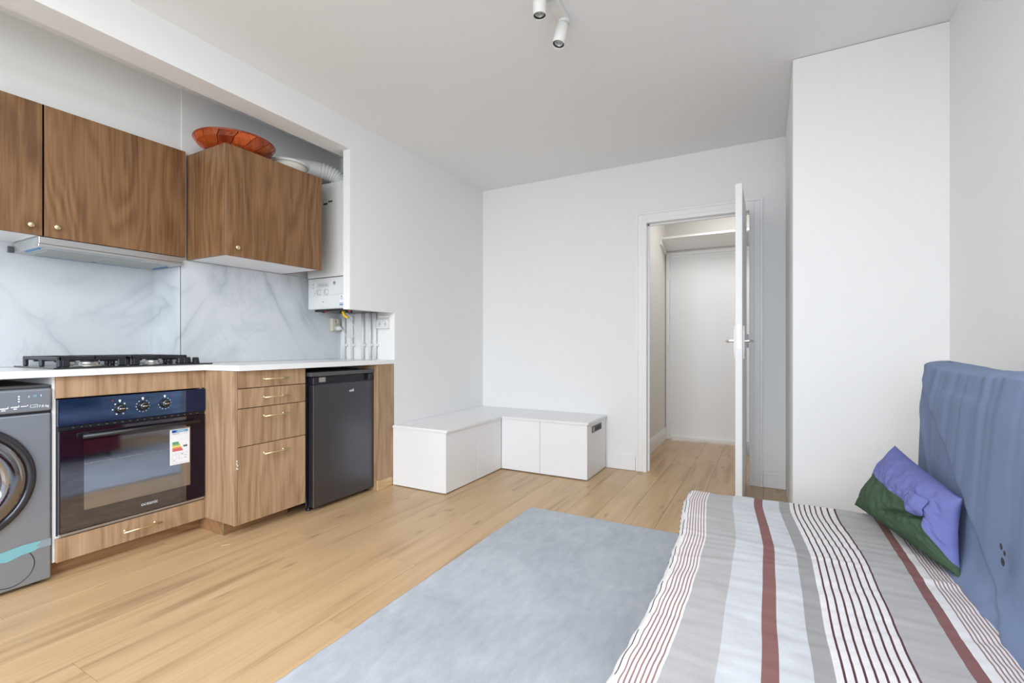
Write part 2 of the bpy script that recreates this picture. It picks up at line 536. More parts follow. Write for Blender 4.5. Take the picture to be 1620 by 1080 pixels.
# hall
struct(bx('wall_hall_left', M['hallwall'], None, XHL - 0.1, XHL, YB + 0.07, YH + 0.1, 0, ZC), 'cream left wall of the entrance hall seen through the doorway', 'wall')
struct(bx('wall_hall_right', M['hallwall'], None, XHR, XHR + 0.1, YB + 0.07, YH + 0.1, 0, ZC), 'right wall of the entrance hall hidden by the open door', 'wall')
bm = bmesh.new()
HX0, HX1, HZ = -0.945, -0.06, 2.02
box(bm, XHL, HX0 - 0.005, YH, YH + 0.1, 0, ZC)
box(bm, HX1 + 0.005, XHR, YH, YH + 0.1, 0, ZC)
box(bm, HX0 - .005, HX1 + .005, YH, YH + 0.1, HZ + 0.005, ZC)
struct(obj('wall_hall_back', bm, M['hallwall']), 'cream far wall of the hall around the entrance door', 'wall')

def casing(name, x0, x1, z1, y, w, label, depth=0.02, steps=True, inner=0.0):
    t = thing(name, label, 'door frame', ((x0 + x1) / 2, y, 0))
    t['kind'] = 'structure'
    d = depth
    for nm, pts in (('jamb', 'L'), ('jamb', 'R'), ('head', 'T')):
        bm = bmesh.new()
        strips = ((0, 0.35, d), (0.35, 0.8, d * 0.62), (0.8, 1.0, d * 0.85)) if steps else ((0, 1, d),)
        for a, b, dd in strips:
            if pts == 'L':
                box(bm, x0 - w * b, x0 - w * a, y - dd, y, 0, z1 + w * b, bev=0.0015)
            elif pts == 'R':
                box(bm, x1 + w * a, x1 + w * b, y - dd, y, 0, z1 + w * b, bev=0.0015)
            else:
                box(bm, x0 - w * a, x1 + w * a, y - dd, y, z1 + w * a, z1 + w * b, bev=0.0015)
        obj(nm, bm, M['gloss'], t)
    return t
t = casing('trim_1', DX0, DX1, DZ, YB - 0.0005, 0.088, 'white moulded architrave around the doorway to the hall', 0.018)
bm = bmesh.new()
box(bm, DX0 - .02, DX0, YB, YB + .07, 0, DZ + .02)
box(bm, DX1, DX1 + .02, YB, YB + .07, 0, DZ + .02)
box(bm, DX0, DX1, YB, YB + .07, DZ, DZ + .02)
obj('lining', bm, M['gloss'], t)
bm = bmesh.new()
box(bm, DX0, DX0 + .012, YB + .04, YB + .065, 0, DZ)
box(bm, DX0, DX1, YB + .04, YB + .065, DZ - .012, DZ)
obj('door_stop', bm, M['gloss'], t)
casing('trim_2', HX0, HX1, HZ, YH - 0.0005, 0.035, 'narrow white frame around the entrance door', 0.025, False)

# entrance door
t = thing('door_2', 'plain white flush entrance door closed at the end of the hall', 'door', ((HX0 + HX1) / 2, YH, 0))
t['kind'] = 'structure'
bx('door_leaf', M['gloss'], t, HX0 + .004, HX1 - .004, YH + .004, YH + .05, 0.035, HZ - .005, bev=0.002)
bx('weather_bar', M['gloss'], t, HX0 + .004, HX1 - .004, YH - .022, YH + .004, 0.012, 0.045, bev=0.004)
for z in (0.18, 0.95, 1.75):
    bx('hinge', M['gloss'], t, HX0 - .006, HX0 + .008, YH - .034, YH - .0255, z, z + .10, bev=0.003)
# shelf over the entrance door
t = thing('hall_shelf', 'white painted shelf box above the entrance door', 'shelf', (-0.5, 5.3, 2.09))
bm = bmesh.new()
prism(bm, [(5.12, 2.155), (5.12, 2.175), (YH, 2.175), (YH, 2.075), (5.39, 2.075)], XHL, XHR, 'x')
obj('shelf_board', bm, M['gloss'], t)
bm = bmesh.new()
prism(bm, [(5.12, 2.10), (5.12, 2.154), (5.38, 2.075), (5.38, 2.04)], XHL + .001, XHL + .02, 'x')
obj('bracket', bm, M['gloss'], t)

def baseboard(name, label, parts):
    bm = bmesh.new()
    for (x0, x1, y0, y1, ax) in parts:
        box(bm, x0, x1, y0, y1, 0.002, 0.095, bev=0.001)
        if ax == 'y':
            box(bm, x0, x1, y0 + .004, y1, 0.095, 0.118, bev=0.002)
            box(bm, x0, x1, y0 + .008, y1, 0.118, 0.130, bev=0.002)
        else:
            box(bm, x0, x1 - .004, y0, y1, 0.095, 0.118, bev=0.002)
            box(bm, x0, x1 - .008, y0, y1, 0.118, 0.130, bev=0.002)
    return struct(obj(name, bm, M['gloss']), label, 'baseboard')
baseboard('baseboard_back', 'white moulded baseboard between the low bench and doorway', [(-1.19, DX0 - .09, YB - .017, YB - .0005, 'y')])
baseboard('baseboard_back_right', 'white moulded baseboard between the doorway and column', [(DX1 + .09, 0.121, YB - .017, YB - .0005, 'y')])
baseboard('baseboard_hall', 'white baseboard along the left wall of the hall', [(XHL + .0005, XHL + .017, YB + .075, YH - .03, 'x')])
o = bx('baseboard_left', M['gloss'], None, XL + .0005, XL + .012, 2.662, 2.652 + .04, 0.0, 0.12, bev=0.003)
o.location.y -= 0.0
struct(o, 'chipped white stub of baseboard between walnut end panel and low bench', 'baseboard')

# open room door, hinged at the right jamb, seen edge on
t = thing('door_1', 'white flush interior door standing open and seen edge on', 'door', (-0.135, 3.90, 0))
t['kind'] = 'structure'
bm = bmesh.new()
box(bm, -0.169, -0.130, 3.195, 3.915, 0.012, 2.03, bev=0.002)
obj('door_leaf', bm, M['gloss'], t)
bx('latch_plate', M['steel'], t, -0.156, -0.143, 3.1935, 3.1948, 1.02, 1.16, bev=0.0002)
for s_, nm in ((-1, 'left'), (1, 'right')):
    xf = -0.169 if s_ < 0 else -0.130
    bm = bmesh.new()
    pts = [(3.235, 1.00), (3.247, 0.955), (3.263, 0.955), (3.275, 1.00), (3.275, 1.13), (3.263, 1.16), (3.247, 1.16), (3.235, 1.13)]
    prism(bm, pts, min(xf, xf + s_ * .010), max(xf, xf + s_ * .010), 'x')
    bp = obj('handle_plate', bm, M['gloss'], t)
    bm = bmesh.new()
    tube(bm, spline([(xf + s_ * .008, 3.255, 1.065), (xf + s_ * .040, 3.255, 1.065), (xf + s_ * .052, 3.268, 1.065), (xf + s_ * .054, 3.30, 1.064), (xf + s_ * .050, 3.37, 1.062)], 5), 0.008, 10)
    obj('lever_handle', bm, M['chrome'], t, True)
for z in (0.22, 1.02, 1.78):
    bm = bmesh.new()
    tube(bm, [(-0.122, 3.9085, z), (-0.122, 3.9085, z + .10)], 0.007, 10)
    obj('hinge', bm, M['gloss'], t, True)

# ------------------------------------------------------------------ kitchen: splashback and worktop
t = thing('marble_splashback', 'white marble-look splashback panels with grey veins behind the hob', 'splashback', (XN, 1.2, .93))
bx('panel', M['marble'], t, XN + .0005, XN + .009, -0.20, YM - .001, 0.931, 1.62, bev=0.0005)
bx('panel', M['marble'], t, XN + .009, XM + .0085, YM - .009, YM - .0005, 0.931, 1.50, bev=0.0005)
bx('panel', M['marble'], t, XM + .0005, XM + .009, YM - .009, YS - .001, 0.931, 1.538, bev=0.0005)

bm = bmesh.new()
prism(bm, [(XN + .001, -0.30), (-2.745, -0.30), (-2.745, 1.49), (-2.475, 1.515), (XL - .0, YS - .002), (XM + .001, YS - .002), (XM + .001, YM - .001), (XN + .001, YM - .001)], 0.90, 0.93)
bmesh.ops.bevel(bm, geom=[e for e in bm.edges if all(v.co.z > .925 for v in e.verts)], offset=0.002, segments=2, affect='EDGES')
tag(obj('worktop', bm, M['marbletop'], origin=(-2.9, 1.2, .9)), 'long white marble-look kitchen worktop running over the base units', 'worktop')

def bar_handle(parent, x, yc, z, L=0.15):
    """brass T-bar on a front facing +X"""
    bm = bmesh.new()
    tube(bm, [(x + .030, yc - L / 2, z), (x + .030, yc + L / 2, z)], 0.0048, 10)
    for dy in (-L / 2 + .018, L / 2 - .018):
        tube(bm, [(x, yc + dy, z), (x + .030, yc + dy, z)], 0.004, 8)
        tube(bm, [(x, yc + dy, z), (x + .002, yc + dy, z)], 0.007, 10)
    return lab(obj('handle', bm, M['gold'], parent, True), 'slim brass bar handle')

# oven cabinet
OX = -2.77
t = thing('oven_cabinet', 'walnut base unit holding the black oven with drawer below', 'cabinet', (-3.0, 1.19, 0))
bm = bmesh.new()
box(bm, XN + .02, OX - .019, 0.868, 0.880, 0.072, 0.898)
box(bm, XN + .02, OX - .019, 1.488, 1.500, 0.072, 0.898)
box(bm, XN + .02, OX - .019, 0.880, 1.488, 0.072, 0.084)
box(bm, XN + .02, OX - .019, 0.880, 1.488, 0.176, 0.184)
box(bm, XN + .02, XN + .03, 0.880, 1.488, 0.084, 0.898)
lab(obj('carcass', bm, M['white'], t), 'white melamine carcass')
bx('filler_panel', M['walnut'], t, OX - .018, OX, 0.876, 1.503, 0.802, 0.897, bev=0.001)
d = bx('drawer', M['walnut'], t, OX - .018, OX, 0.876, 1.503, 0.072, 0.176, bev=0.001)
bar_handle(d, OX, 1.195, 0.128, 0.165)
lab(bx('plinth', M['walnut_h'], t, -2.858, -2.842, 0.869, 1.515, 0.0, 0.071, bev=0.001), 'recessed walnut plinth')

# oven
t = thing('built_in_oven', 'black glass built-in oven with energy label on its door', 'oven', (-3.0, 1.19, 0.19))
bx('body', M['darkgrey'], t, -3.28, OX - .012, 0.884, 1.484, 0.190, 0.795)
cp = bx('control_panel', M['ovenpanel'], t, OX - .012, OX + .008, 0.880, 1.502, 0.674, 0.796, bev=0.002)
bm = bmesh.new()
for k in range(40):
    y = 0.90 + k * 0.0148
    box(bm, OX - .01, OX + .001, y, y + .009, 0.662, 0.667)
box(bm, OX - .011, OX - .003, 0.884, 1.500, 0.656, 0.673)
lab(obj('vent_slot', bm, M['black'], t), 'dark vent slots')['kind'] = 'stuff'
bm = bmesh.new()
for k in range(18):
    y = 0.93 + k * 0.031
    box(bm, OX + .0011, OX + .0018, y, y + .007, 0.6635, 0.6655)  # sparkles of light in the dark gap, built as steel flecks
lab(obj('vent_glint', bm, M['steel'], t), 'small glints in the vent gap put in as bright metal bits')['kind'] = 'stuff'
bm = bmesh.new()
box(bm, OX - .01, OX - .001, 0.884, 1.500, 0.668, 0.673)
obj('seal', bm, M['black'], t)
dg_ = bx('door_glass', M['ovenglass'], t, OX - .011, OX + .006, 0.884, 1.500, 0.196, 0.655, bev=0.002)
lab(bx('window', M['ovenwin'], dg_, OX + .0061, OX + .0066, 0.970, 1.425, 0.280, 0.598), 'reflective grey viewing window')
bm = bmesh.new()
tube(bm, [(OX + .0085, .972, .492), (OX + .0085, 1.318, .492)], 0.0012, 6)
for k in range(9):
    tube(bm, [(OX + .0085, 1.0 + k * .036, .490), (OX + .0085, 1.0 + k * .036, .495)], 0.0018, 6)
obj('rack_rail', bm, M['steel'], dg_)
lab(bx('protective_film', M['film'], dg_, OX + .0105, OX + .0107, 0.886, 1.402, 0.200, 0.654), 'clear transport film with a hard right edge')
lab(bx('protective_film', M['filmblue'], cp, OX + .0085, OX + .0087, 0.884, 1.402, 0.677, 0.794), 'bluish transport film')
bm = bmesh.new()
tube(bm, [(OX + .040, .955, .624), (OX + .040, 1.455, .624)], 0.0098, 12)
for y in (.985, 1.425):
    box(bm, OX + .006, OX + .040, y - .008, y + .008, .618, .630, bev=.002)
lab(obj('door_handle', bm, M['handle_grey'], t, True), 'black tubular door handle')
lab(bx('trim', M['steel'], t, OX - .011, OX + .004, 0.884, 1.500, 0.184, 0.1945, bev=.001), 'silver strip')
def dial_marks(yc, zc, n, a0, a1, r, s):
    bm = bmesh.new()
    for k in range(n):
        a = math.radians(a0 + (a1 - a0) * k / (n - 1))
        y, z = yc + r * math.sin(a), zc + r * math.cos(a)
        box(bm, OX + .0089, OX + .0094, y - s, y + s, z - s, z + s)
    box(bm, OX + .0089, OX + .0094, yc - .005, yc + .004, zc + .034, zc + .043)
    prism(bm, [(yc - .003, zc + .034), (yc + .003, zc + .034), (yc, zc + .028)], OX + .0089, OX + .0094, 'x')
    return bm
for i, (y, n, a0, a1, s) in enumerate(((1.106, 6, 40, 320, .0028), (1.202, 11, 35, 325, .0018), (1.300, 9, 30, 260, .0018))):
    zc = 0.732 + 0.002 * i
    bm = bmesh.new()
    lathe(bm, [(.0, 0), (.0235, 0), (.0235, .003), (.019, .006), (.017, .022), (.014, .025), (0, .025)], (OX + .0085, y, zc), (1, 0, 0), 24)
    kb = obj('knob', bm, M['black'], cp, True)
    bm = bmesh.new()
    lathe(bm, [(.0165, .0205), (.0176, .0185), (.0176, .0215), (.0155, .0245)], (OX + .0085, y, zc), (1, 0, 0), 24)
    box(bm, OX + .0325, OX + .0355, y - .011, y + .011, zc - .003, zc + .003, bev=.001)
    lab(obj('knob_rim', bm, M['chrome'], cp, True), 'chrome knob rim')
    lab(obj('dial_marks', dial_marks(y, zc, n, a0, a1, .029, s), M['print'], cp), 'white printed dial marks')['kind'] = 'stuff'
for y in (1.078, 1.335):
    bm = bmesh.new()
    lathe(bm, [(0, 0), (.0035, 0), (.003, .0018), (0, .002)], (OX + .0085, y, .772), (1, 0, 0), 12)
    lab(obj('indicator_light', bm, M['red'], cp, True), 'round red indicator')
text('brand_text', 'oceanic', 0.0245, (OX + .0066, 1.232, .2375), 'x', M['print'], dg_)
# energy label
el = bx('energy_label', M['paper'], dg_, OX + .0110, OX + .0116, 1.322, 1.418, 0.405, 0.592)
lab(el, 'white energy label with coloured rating bars')
XLb = OX + .0117
def lb(y0, y1, z0, z1, m, nm='print'):
    return (y0, y1, z0, z1, m)
def label_mesh(rects):
    bm = bmesh.new()
    for (y0, y1, z0, z1) in rects:
        box(bm, XLb, XLb + .0002, y0, y1, z0, z1)
    return bm
ob = label_mesh([(1.332, 1.352, .574, .588)]); lab(obj('header_block', ob, M['eublue'], el), 'dark blue header block')
ob = label_mesh([(1.3525, 1.410, .574, .588)]); lab(obj('header_block', ob, M['eulight'], el), 'light blue header block')
text('header_text', 'ENERG', .012, (XLb + .0003, 1.378, .581), 'x', M['print'], el, .0001)
for k, mm in enumerate(('lgreen', 'lgreen', 'llime', 'lyellow', 'lorange', 'lred', 'lred')):
    z = .519 - k * .0072
    bm = bmesh.new()
    prism(bm, [(1.334, z), (1.362 + k * .0035, z), (1.365 + k * .0035, z + .003), (1.362 + k * .0035, z + .006), (1.334, z + .006)], XLb, XLb + .0002, 'x')
    obj('rating_bar', bm, M[mm], el)
bm = bmesh.new()
prism(bm, [(1.385, .4985), (1.391, .4935), (1.406, .4935), (1.406, .5035), (1.391, .5035)], XLb, XLb + .0002, 'x')
obj('rating_arrow', bm, M['ink'], el)
text('rating_text', 'A', .009, (XLb + .0003, 1.397, .4985), 'x', M['print'], el, .0001)
rects = [(1.334, 1.368, .566, .569), (1.390, 1.408, .566, .5675), (1.334, 1.408, .4625, .4633), (1.334, 1.354, .432, .4328), (1.334, 1.354, .455, .4558),
         (1.334, 1.3348, .432, .4558), (1.3532, 1.354, .432, .4558), (1.366, 1.3668, .432, .4558), (1.366, 1.384, .432, .4328), (1.390, 1.404, .448, .4500),
         (1.390, 1.404, .435, .4370), (1.334, 1.408, .412, .4128), (1.334, 1.3348, .412, .43), (1.340, 1.348, .424, .427), (1.376, 1.386, .455, .459)]
obj('print', label_mesh(rects), M['inkgrey'], el)['kind'] = 'stuff'

# drawer cabinet
FX = -2.50
t = thing('drawer_cabinet', 'walnut base unit with four drawers and brass bar handles', 'cabinet', (-2.75, 1.73, 0))
bx('side_panel', M['walnut'], t, XM + .01, FX - .019, 1.506, 1.524, 0.072, 0.898, bev=.001)
bx('side_panel', M['walnut'], t, XM + .01, FX - .019, 1.932, 1.948, 0.072, 0.898, bev=.001)
lab(bx('edge_strip', M['walnut'], t, FX - .018, FX, 1.5065, 1.5245, 0.070, 0.898, bev=.001), 'walnut edge strip with white chip')
bm = bmesh.new()
box(bm, XM + .02, FX - .022, 1.5245, 1.9315, .076, .090)
box(bm, XM + .02, XM + .03, 1.5245, 1.9315, .090, .89)
obj('carcass', bm, M['white'], t)
for z0, z1, hz in ((.8045, .898, .849), (.6955, .8005, .746), (.4885, .6915, .641), (.069, .4845, .430)):
    d = bx('drawer', M['walnut'], t, FX - .018, FX, 1.527, 1.948, z0, z1, bev=.001)
    bar_handle(d, FX, 1.738, hz, 0.155)
bx('plinth', M['walnut_h'], t, -2.625, -2.608, 1.512, 1.905, 0, .071, bev=.001)
bx('plinth', M['walnut_h'], t, -2.84, -2.625, 1.512, 1.527, 0, .071, bev=.001)
lab(bx('corner_strip', M['steel'], t, -2.6085, -2.6045, 1.5085, 1.5125, 0, .071), 'silver corner strip')
bm = bmesh.new()
for k in range(5):
    y = 1.5225 + random.uniform(-.004, .005)
    z = .395 + random.uniform(-.025, .03)
    box(bm, FX + .0001, FX + .0006, y - .003, y + .003, z - .004, z + .005)
lab(obj('chip', bm, M['paper'], t), 'white chipped spot')

# fridge
t = thing('under_counter_fridge', 'dark grey undercounter fridge standing between walnut drawers and end panel', 'fridge', (-2.75, 2.26, 0))
RX, RY0, RY1 = -2.475, 1.985, 2.500
RY1 = 2.498
bx('body', M['fridgedark'], t, XM + .04, RX - .055, 1.975, 2.495, .030, .842, bev=.004)
bx('top_panel', M['darkgrey'], t, XM + .04, RX + .004, 1.968, 2.496, .8425, .868, bev=.004, seg=2)
dr = bx('door', M['fridge'], t, RX - .045, RX, RY0, RY1, .026, .790, bev=.004, seg=2)
bm = bmesh.new()
box(bm, RX - .045, RX - .025, RY0, RY1, .791, .838)
box(bm, RX - .025, RX, RY0, RY0 + .045, .791, .838, bev=.003)
box(bm, RX - .025, RX, RY1 - .05, RY1, .791, .838, bev=.003)
box(bm, RX - .025, RX - .006, RY0 + .045, RY1 - .05, .791, .798)
lab(obj('handle_recess', bm, M['fridgedark'], dr), 'black recessed grip strip')
lab(bx('grip_label', M['steel'], dr, RX - .0245, RX - .021, 2.045, 2.095, .803, .833), 'small silver label in grip')
lab(bx('edge_strip', M['chrome'], dr, RX - .002, RX + .0008, RY0 - .0012, RY0 + .0012, .03, .785), 'bright left edge strip')
text('brand_text', 'onfi', .026, (RX + .0006, 2.292, .733), 'x', M['print'], dr)
for y in (2.0, 2.47):
    bm = bmesh.new()
    lathe(bm, [(0, 0), (.018, 0), (.018, .010), (.008, .014), (.008, .030), (0, .030)], (RX - .062, y, 0), (0, 0, 1), 16)
    lab(obj('foot', bm, M['black'], t, True), 'black round levelling foot')

# end panel
t = thing('end_panel', 'tall walnut filler panel closing base units beside the white wall', 'panel', (-2.45, 2.58, 0))
bx('front_panel', M['walnut'], t, XL - .02, XL - .001, 2.506, 2.664, .068, .898, bev=.001)
bx('side_panel', M['walnut'], t, XL - .20, XL - .0205, 2.500, 2.518, .0, .898, bev=.001)
lab(bx('plinth', M['oakedge'], t, XL - .02, XL - .006, 2.508, 2.662, 0, .066, bev=.001), 'pale oak plinth strip')

# washing machine
t = thing('washing_machine', 'grey front-loading washing machine with turquoise tape at its foot', 'washing machine', (-3.05, .566, 0))
GX = -2.777
bx('body', M['wm'], t, -3.30, GX, .268, .861, .014, .742, bev=.006, seg=2)
pn = bx('control_panel', M['wm'], t, -3.30, GX + .004, .266, .864, .752, .852, bev=.010, seg=3)
bx('seam', M['wmdark'], t, -3.295, GX - .010, .272, .858, .738, .757)
lab(bx('lid', M['darkgrey'], t, -3.30, GX - .008, .27, .86, .8525, .866, bev=.004), 'dark top lid')
WC = (GX, .566, .480)
bm = bmesh.new()
lathe(bm, [(.243, -.004), (.246, .008), (.240, .018), (.228, .024), (.216, .020), (.212, .012)], WC, (1, 0, 0), 64)
dr = obj('door', bm, M['wmdark'], t, True)
bm = bmesh.new()
lathe(bm, [(.214, .012), (.205, .026), (.170, .036), (.140, .030), (.132, .022)], WC, (1, 0, 0), 64)
lab(obj('door_ring', bm, M['wmring'], dr, True), 'dark mirrored door ring')
bm = bmesh.new()
lathe(bm, [(.133, .020), (.130, .030), (.122, .030), (.116, .018)], WC, (1, 0, 0), 64)
lab(obj('chrome_ring', bm, M['chrome'], dr, True), 'chrome inner ring')
bm = bmesh.new()
lathe(bm, [(.118, .018), (.095, .006), (.06, -.004), (0, -.008)], WC, (1, 0, 0), 48)
obj('porthole_glass', bm, M['wmdark'], dr, True)
bm = bmesh.new()
lathe(bm, [(.0765, .0), (.0775, .0012), (.0755, .0012), (.0750, .0)], (GX, .731, .104), (1, 0, 0), 48)
lab(obj('hatch_ring', bm, M['black'], t, True), 'black outline of round filter hatch')
bm = bmesh.new()
lathe(bm, [(0, .0008), (.0745, .0008), (.0750, .0)], (GX, .731, .104), (1, 0, 0), 48)
obj('filter_hatch', bm, M['wm'], t)
bm = bmesh.new()
prism(bm, [(.60, .152), (.702, .180), (.765, .190), (.826, .1905), (.826, .181), (.812, .173), (.824, .166), (.806, .153), (.77, .150), (.722, .136), (.702, .142), (.60, .118)], GX + .0013, GX + .0017, 'x')
lab(obj('tape', bm, M['tape'], t), 'torn strip of turquoise tape')
bm = bmesh.new()
box(bm, GX + .0012, GX + .0015, .806, .860, .158, .190)
lab(obj('tape', bm, plain('clear_tape', (0.26, 0.32, 0.36, 1), .25), t), 'clear tape end')
for (s_, size, y, z) in (('7.0 kg', .014, .842, .7745), ):
    text('capacity_text', s_, size, (GX + .0045, y - .006, z), 'x', M['print'], pn)
bm = bmesh.new()
for k in range(3):
    lathe(bm, [(0, .0005), (.0032, .0005), (.0032, 0)], (GX + .0043, .758, .822 - k * .0105), (1, 0, 0), 12)
obj('indicator', bm, M['print'], pn)
bm = bmesh.new()
for y, w, z, h in ((.788, .002, .8155, .008), (.826, .002, .817, .008), (.702, .022, .7735, .004), (.725, .002, .775, .008), (.734, .022, .7765, .004), (.757, .002, .777, .008),
                   (.764, .018, .778, .003), (.784, .002, .779, .006), (.706, .012, .766, .004), (.742, .010, .769, .004)):
    box(bm, GX + .0042, GX + .0047, y, y + w, z, z + h)
y0, y1, z0, z1 = .793, .817, .771, .784
for a in ((y0, y1, z0, z0 + .0012), (y0, y1, z1 - .0012, z1), (y0, y0 + .0012, z0, z1), (y1 - .0012, y1, z0, z1), (y0 + .009, y1 - .004, z0 + .006, z0 + .007)):
    box(bm, GX + .0042, GX + .0047, *a)
lab(obj('panel_print', bm, M['print'], pn), 'white printed symbols')['kind'] = 'stuff'
text('display_text', '20', .012, (GX + .0045, .807, .8205), 'x', M['cyanprint'], pn)
for x in (GX - .05, -3.24):
    for y in (.31, .82):
        bm = bmesh.new()
        lathe(bm, [(0, 0), (.02, 0), (.02, .008), (.01, .012), (.01, .02), (0, .02)], (x, y, 0), (0, 0, 1), 14)
        obj('foot', bm, M['black'], t, True)

# hob
t = thing('gas_hob', 'black glass gas hob with cast iron pan supports on worktop', 'hob', (-3.05, 1.23, .93))
bx('glass_plate', M['hobglass'], t, -3.29, -2.81, .880, 1.570, .9302, .9375, bev=.002)
for (x, y, r) in ((-2.92, 1.045, .040), (-3.16, 1.045, .030), (-2.92, 1.315, .030), (-3.16, 1.315, .045)):
    bm = bmesh.new()
    lathe(bm, [(0, 0), (r * 1.5, 0), (r * 1.5, .004), (r, .006), (r, .018), (r * .98, .021), (0, .021)], (x, y, .9376), (0, 0, 1), 28)
    bn = obj('burner', bm, M['alu'], t, True)
    bm = bmesh.new()
    lathe(bm, [(0, 0), (r * .86, 0), (r * .86, .006), (r * .7, .008), (0, .008)], (x, y, .9589), (0, 0, 1), 28)
    lab(obj('burner_cap', bm, M['iron'], bn, True), 'black burner cap')
for y0, y1 in ((.905, 1.172), (1.182, 1.445)):
    bm = bmesh.new()
    x0, x1, zt = -3.262, -2.838, .985
    for xx in (x0, x1 - .012):
        box(bm, xx, xx + .012, y0, y1, zt - .018, zt, bev=.003)
    for yy in (y0, y1 - .012):
        box(bm, x0, x1, yy, yy + .012, zt - .018, zt, bev=.003)
    box(bm, x0, x1, (y0 + y1) / 2 - .006, (y0 + y1) / 2 + .006, zt - .012, zt, bev=.002)
    for xc in (-2.92, -3.16):
        box(bm, xc - .005, xc + .005, y0 + .01, y0 + .085, zt - .026, zt, bev=.002)
        box(bm, xc - .005, xc + .005, y1 - .085, y1 - .01, zt - .026, zt, bev=.002)
    box(bm, (x0 + x1) / 2 - .006, (x0 + x1) / 2 + .006, y0 + .01, y1 - .01, zt - .014, zt, bev=.002)
    for xx in (x0, (x0 + x1) / 2 - .015, x1 - .03):
        for yy in (y0, y1 - .014):
            box(bm, xx, xx + .030, yy, yy + .014, .9377, zt - .012, bev=.003)
    for yy in (y0 + .012, y1 - .042):
        box(bm, x1 - .014, x1, yy, yy + .03, .9377, zt - .010, bev=.004)
    lab(obj('pan_support', bm, M['iron'], t), 'square cast iron pan support')
for k in range(4):
    bm = bmesh.new()
    lathe(bm, [(0, 0), (.020, 0), (.020, .004), (.0175, .006), (.016, .026), (.013, .028), (0, .028)], (-2.865 - k * .085, 1.505, .9376), (0, 0, 1), 20)
    box(bm, -2.869 - k * .085, -2.861 - k * .085, 1.490, 1.520, .964, .970, bev=.002)
    obj('knob', bm, M['black'], t, True)

# ------------------------------------------------------------------ wall cabinets
LX = -2.985
def knob(parent, x, y, z):
    bm = bmesh.new()
    lathe(bm, [(0, 0), (.005, 0), (.005, .012), (.0115, .015), (.0125, .019), (.0105, .022), (0, .0225)], (x, y, z), (1, 0, 0), 20)
    return lab(obj('knob', bm, M['gold'], parent, True), 'round brass knob')
def wall_cab(label, x0, xf, y0, y1, z0, z1, ky, kz, sides):
    t = thing('wall_cabinet', label, 'cabinet', ((x0 + xf) / 2, (y0 + y1) / 2, z0))
    bm = bmesh.new()
    box(bm, x0, xf - .020, y0 + .017, y1 - .017, z0 + .001, z0 + .017)
    box(bm, x0, xf - .020, y0 + .017, y1 - .017, z1 - .017, z1)
    box(bm, x0, x0 + .006, y0 + .017, y1 - .017, z0 + .017, z1 - .017)
    lab(obj('carcass', bm, M['white'], t), 'white melamine underside and carcass')
    for a in ((y0, y0 + .0165), (y1 - .0165, y1)):
        bx('side_panel', M['walnut_dark'] if sides else M['white'], t, x0, xf - .020, a[0], a[1], z0, z1, bev=.001)
    d = bx('door', M['walnut_dark'], t, xf - .018, xf, y0 + (.0205 if sides else .0015), y1 + (0 if sides else .010), z0 - .002, z1, bev=.001)
    if sides:
        bx('edge_strip', M['walnut_dark'], t, xf - .0195, xf, y0, y0 + .0185, z0, z1, bev=.001)
    knob(d, xf, ky, kz)
    return t
wall_cab('walnut wall cabinet at far left with knob at its right', XN + .010, LX, .262, .892, 1.553, 2.168, .852, 1.593, False)
wall_cab('wide walnut wall cabinet above the extractor hood', XN + .010, LX, .892, 1.503, 1.553, 2.168, .943, 1.600, False)
wall_cab('protruding walnut wall cabinet carrying the red wooden bowl', XM + .0095, -2.62, 1.530, 2.170, 1.540, 2.155, 1.590, 1.585, True)

# hood
t = thing('extractor_hood', 'slim grey pull-out extractor hood under the wide wall cabinet', 'extractor hood', (-3.15, 1.19, 1.5))
bx('body', M['hoodmetal'], t, XN + .012, LX - .024, .886, 1.498, 1.500, 1.549, bev=.001)
fp = bx('front_panel', M['steel'], t, LX - .024, LX - .002, .884, 1.500, 1.516, 1.548, bev=.001)
bx('front_panel', M['steel'], t, LX - .023, LX + .004, .880, 1.500, 1.500, 1.514, bev=.001)
for a, b in ((.93, 1.18), (1.20, 1.45)):
    bm = bmesh.new()
    box(bm, -3.28, -3.05, a, b, 1.4965, 1.4998, bev=.0005)
    for k in range(14):
        x = -3.272 + k * .016
        box(bm, x, x + .004, a + .008, b - .008, 1.4945, 1.4966)
    obj('grease_filter', bm, M['hoodmetal'], t)
bm = bmesh.new()
box(bm, -3.295, -3.287, .96, 1.42, 1.4960, 1.4995)
box(bm, -3.20, -3.04, .896, .906, 1.4960, 1.4995)
box(bm, -3.26, -3.10, 1.468, 1.478, 1.4960, 1.4995)
lab(obj('protective_strip', bm, M['bluetape'], t), 'blue protective strip')
lab(bx('bracket', M['darkgrey'], t, XN + .012, XN + .03, .866, .8855, 1.500, 1.530), 'dark side bracket')

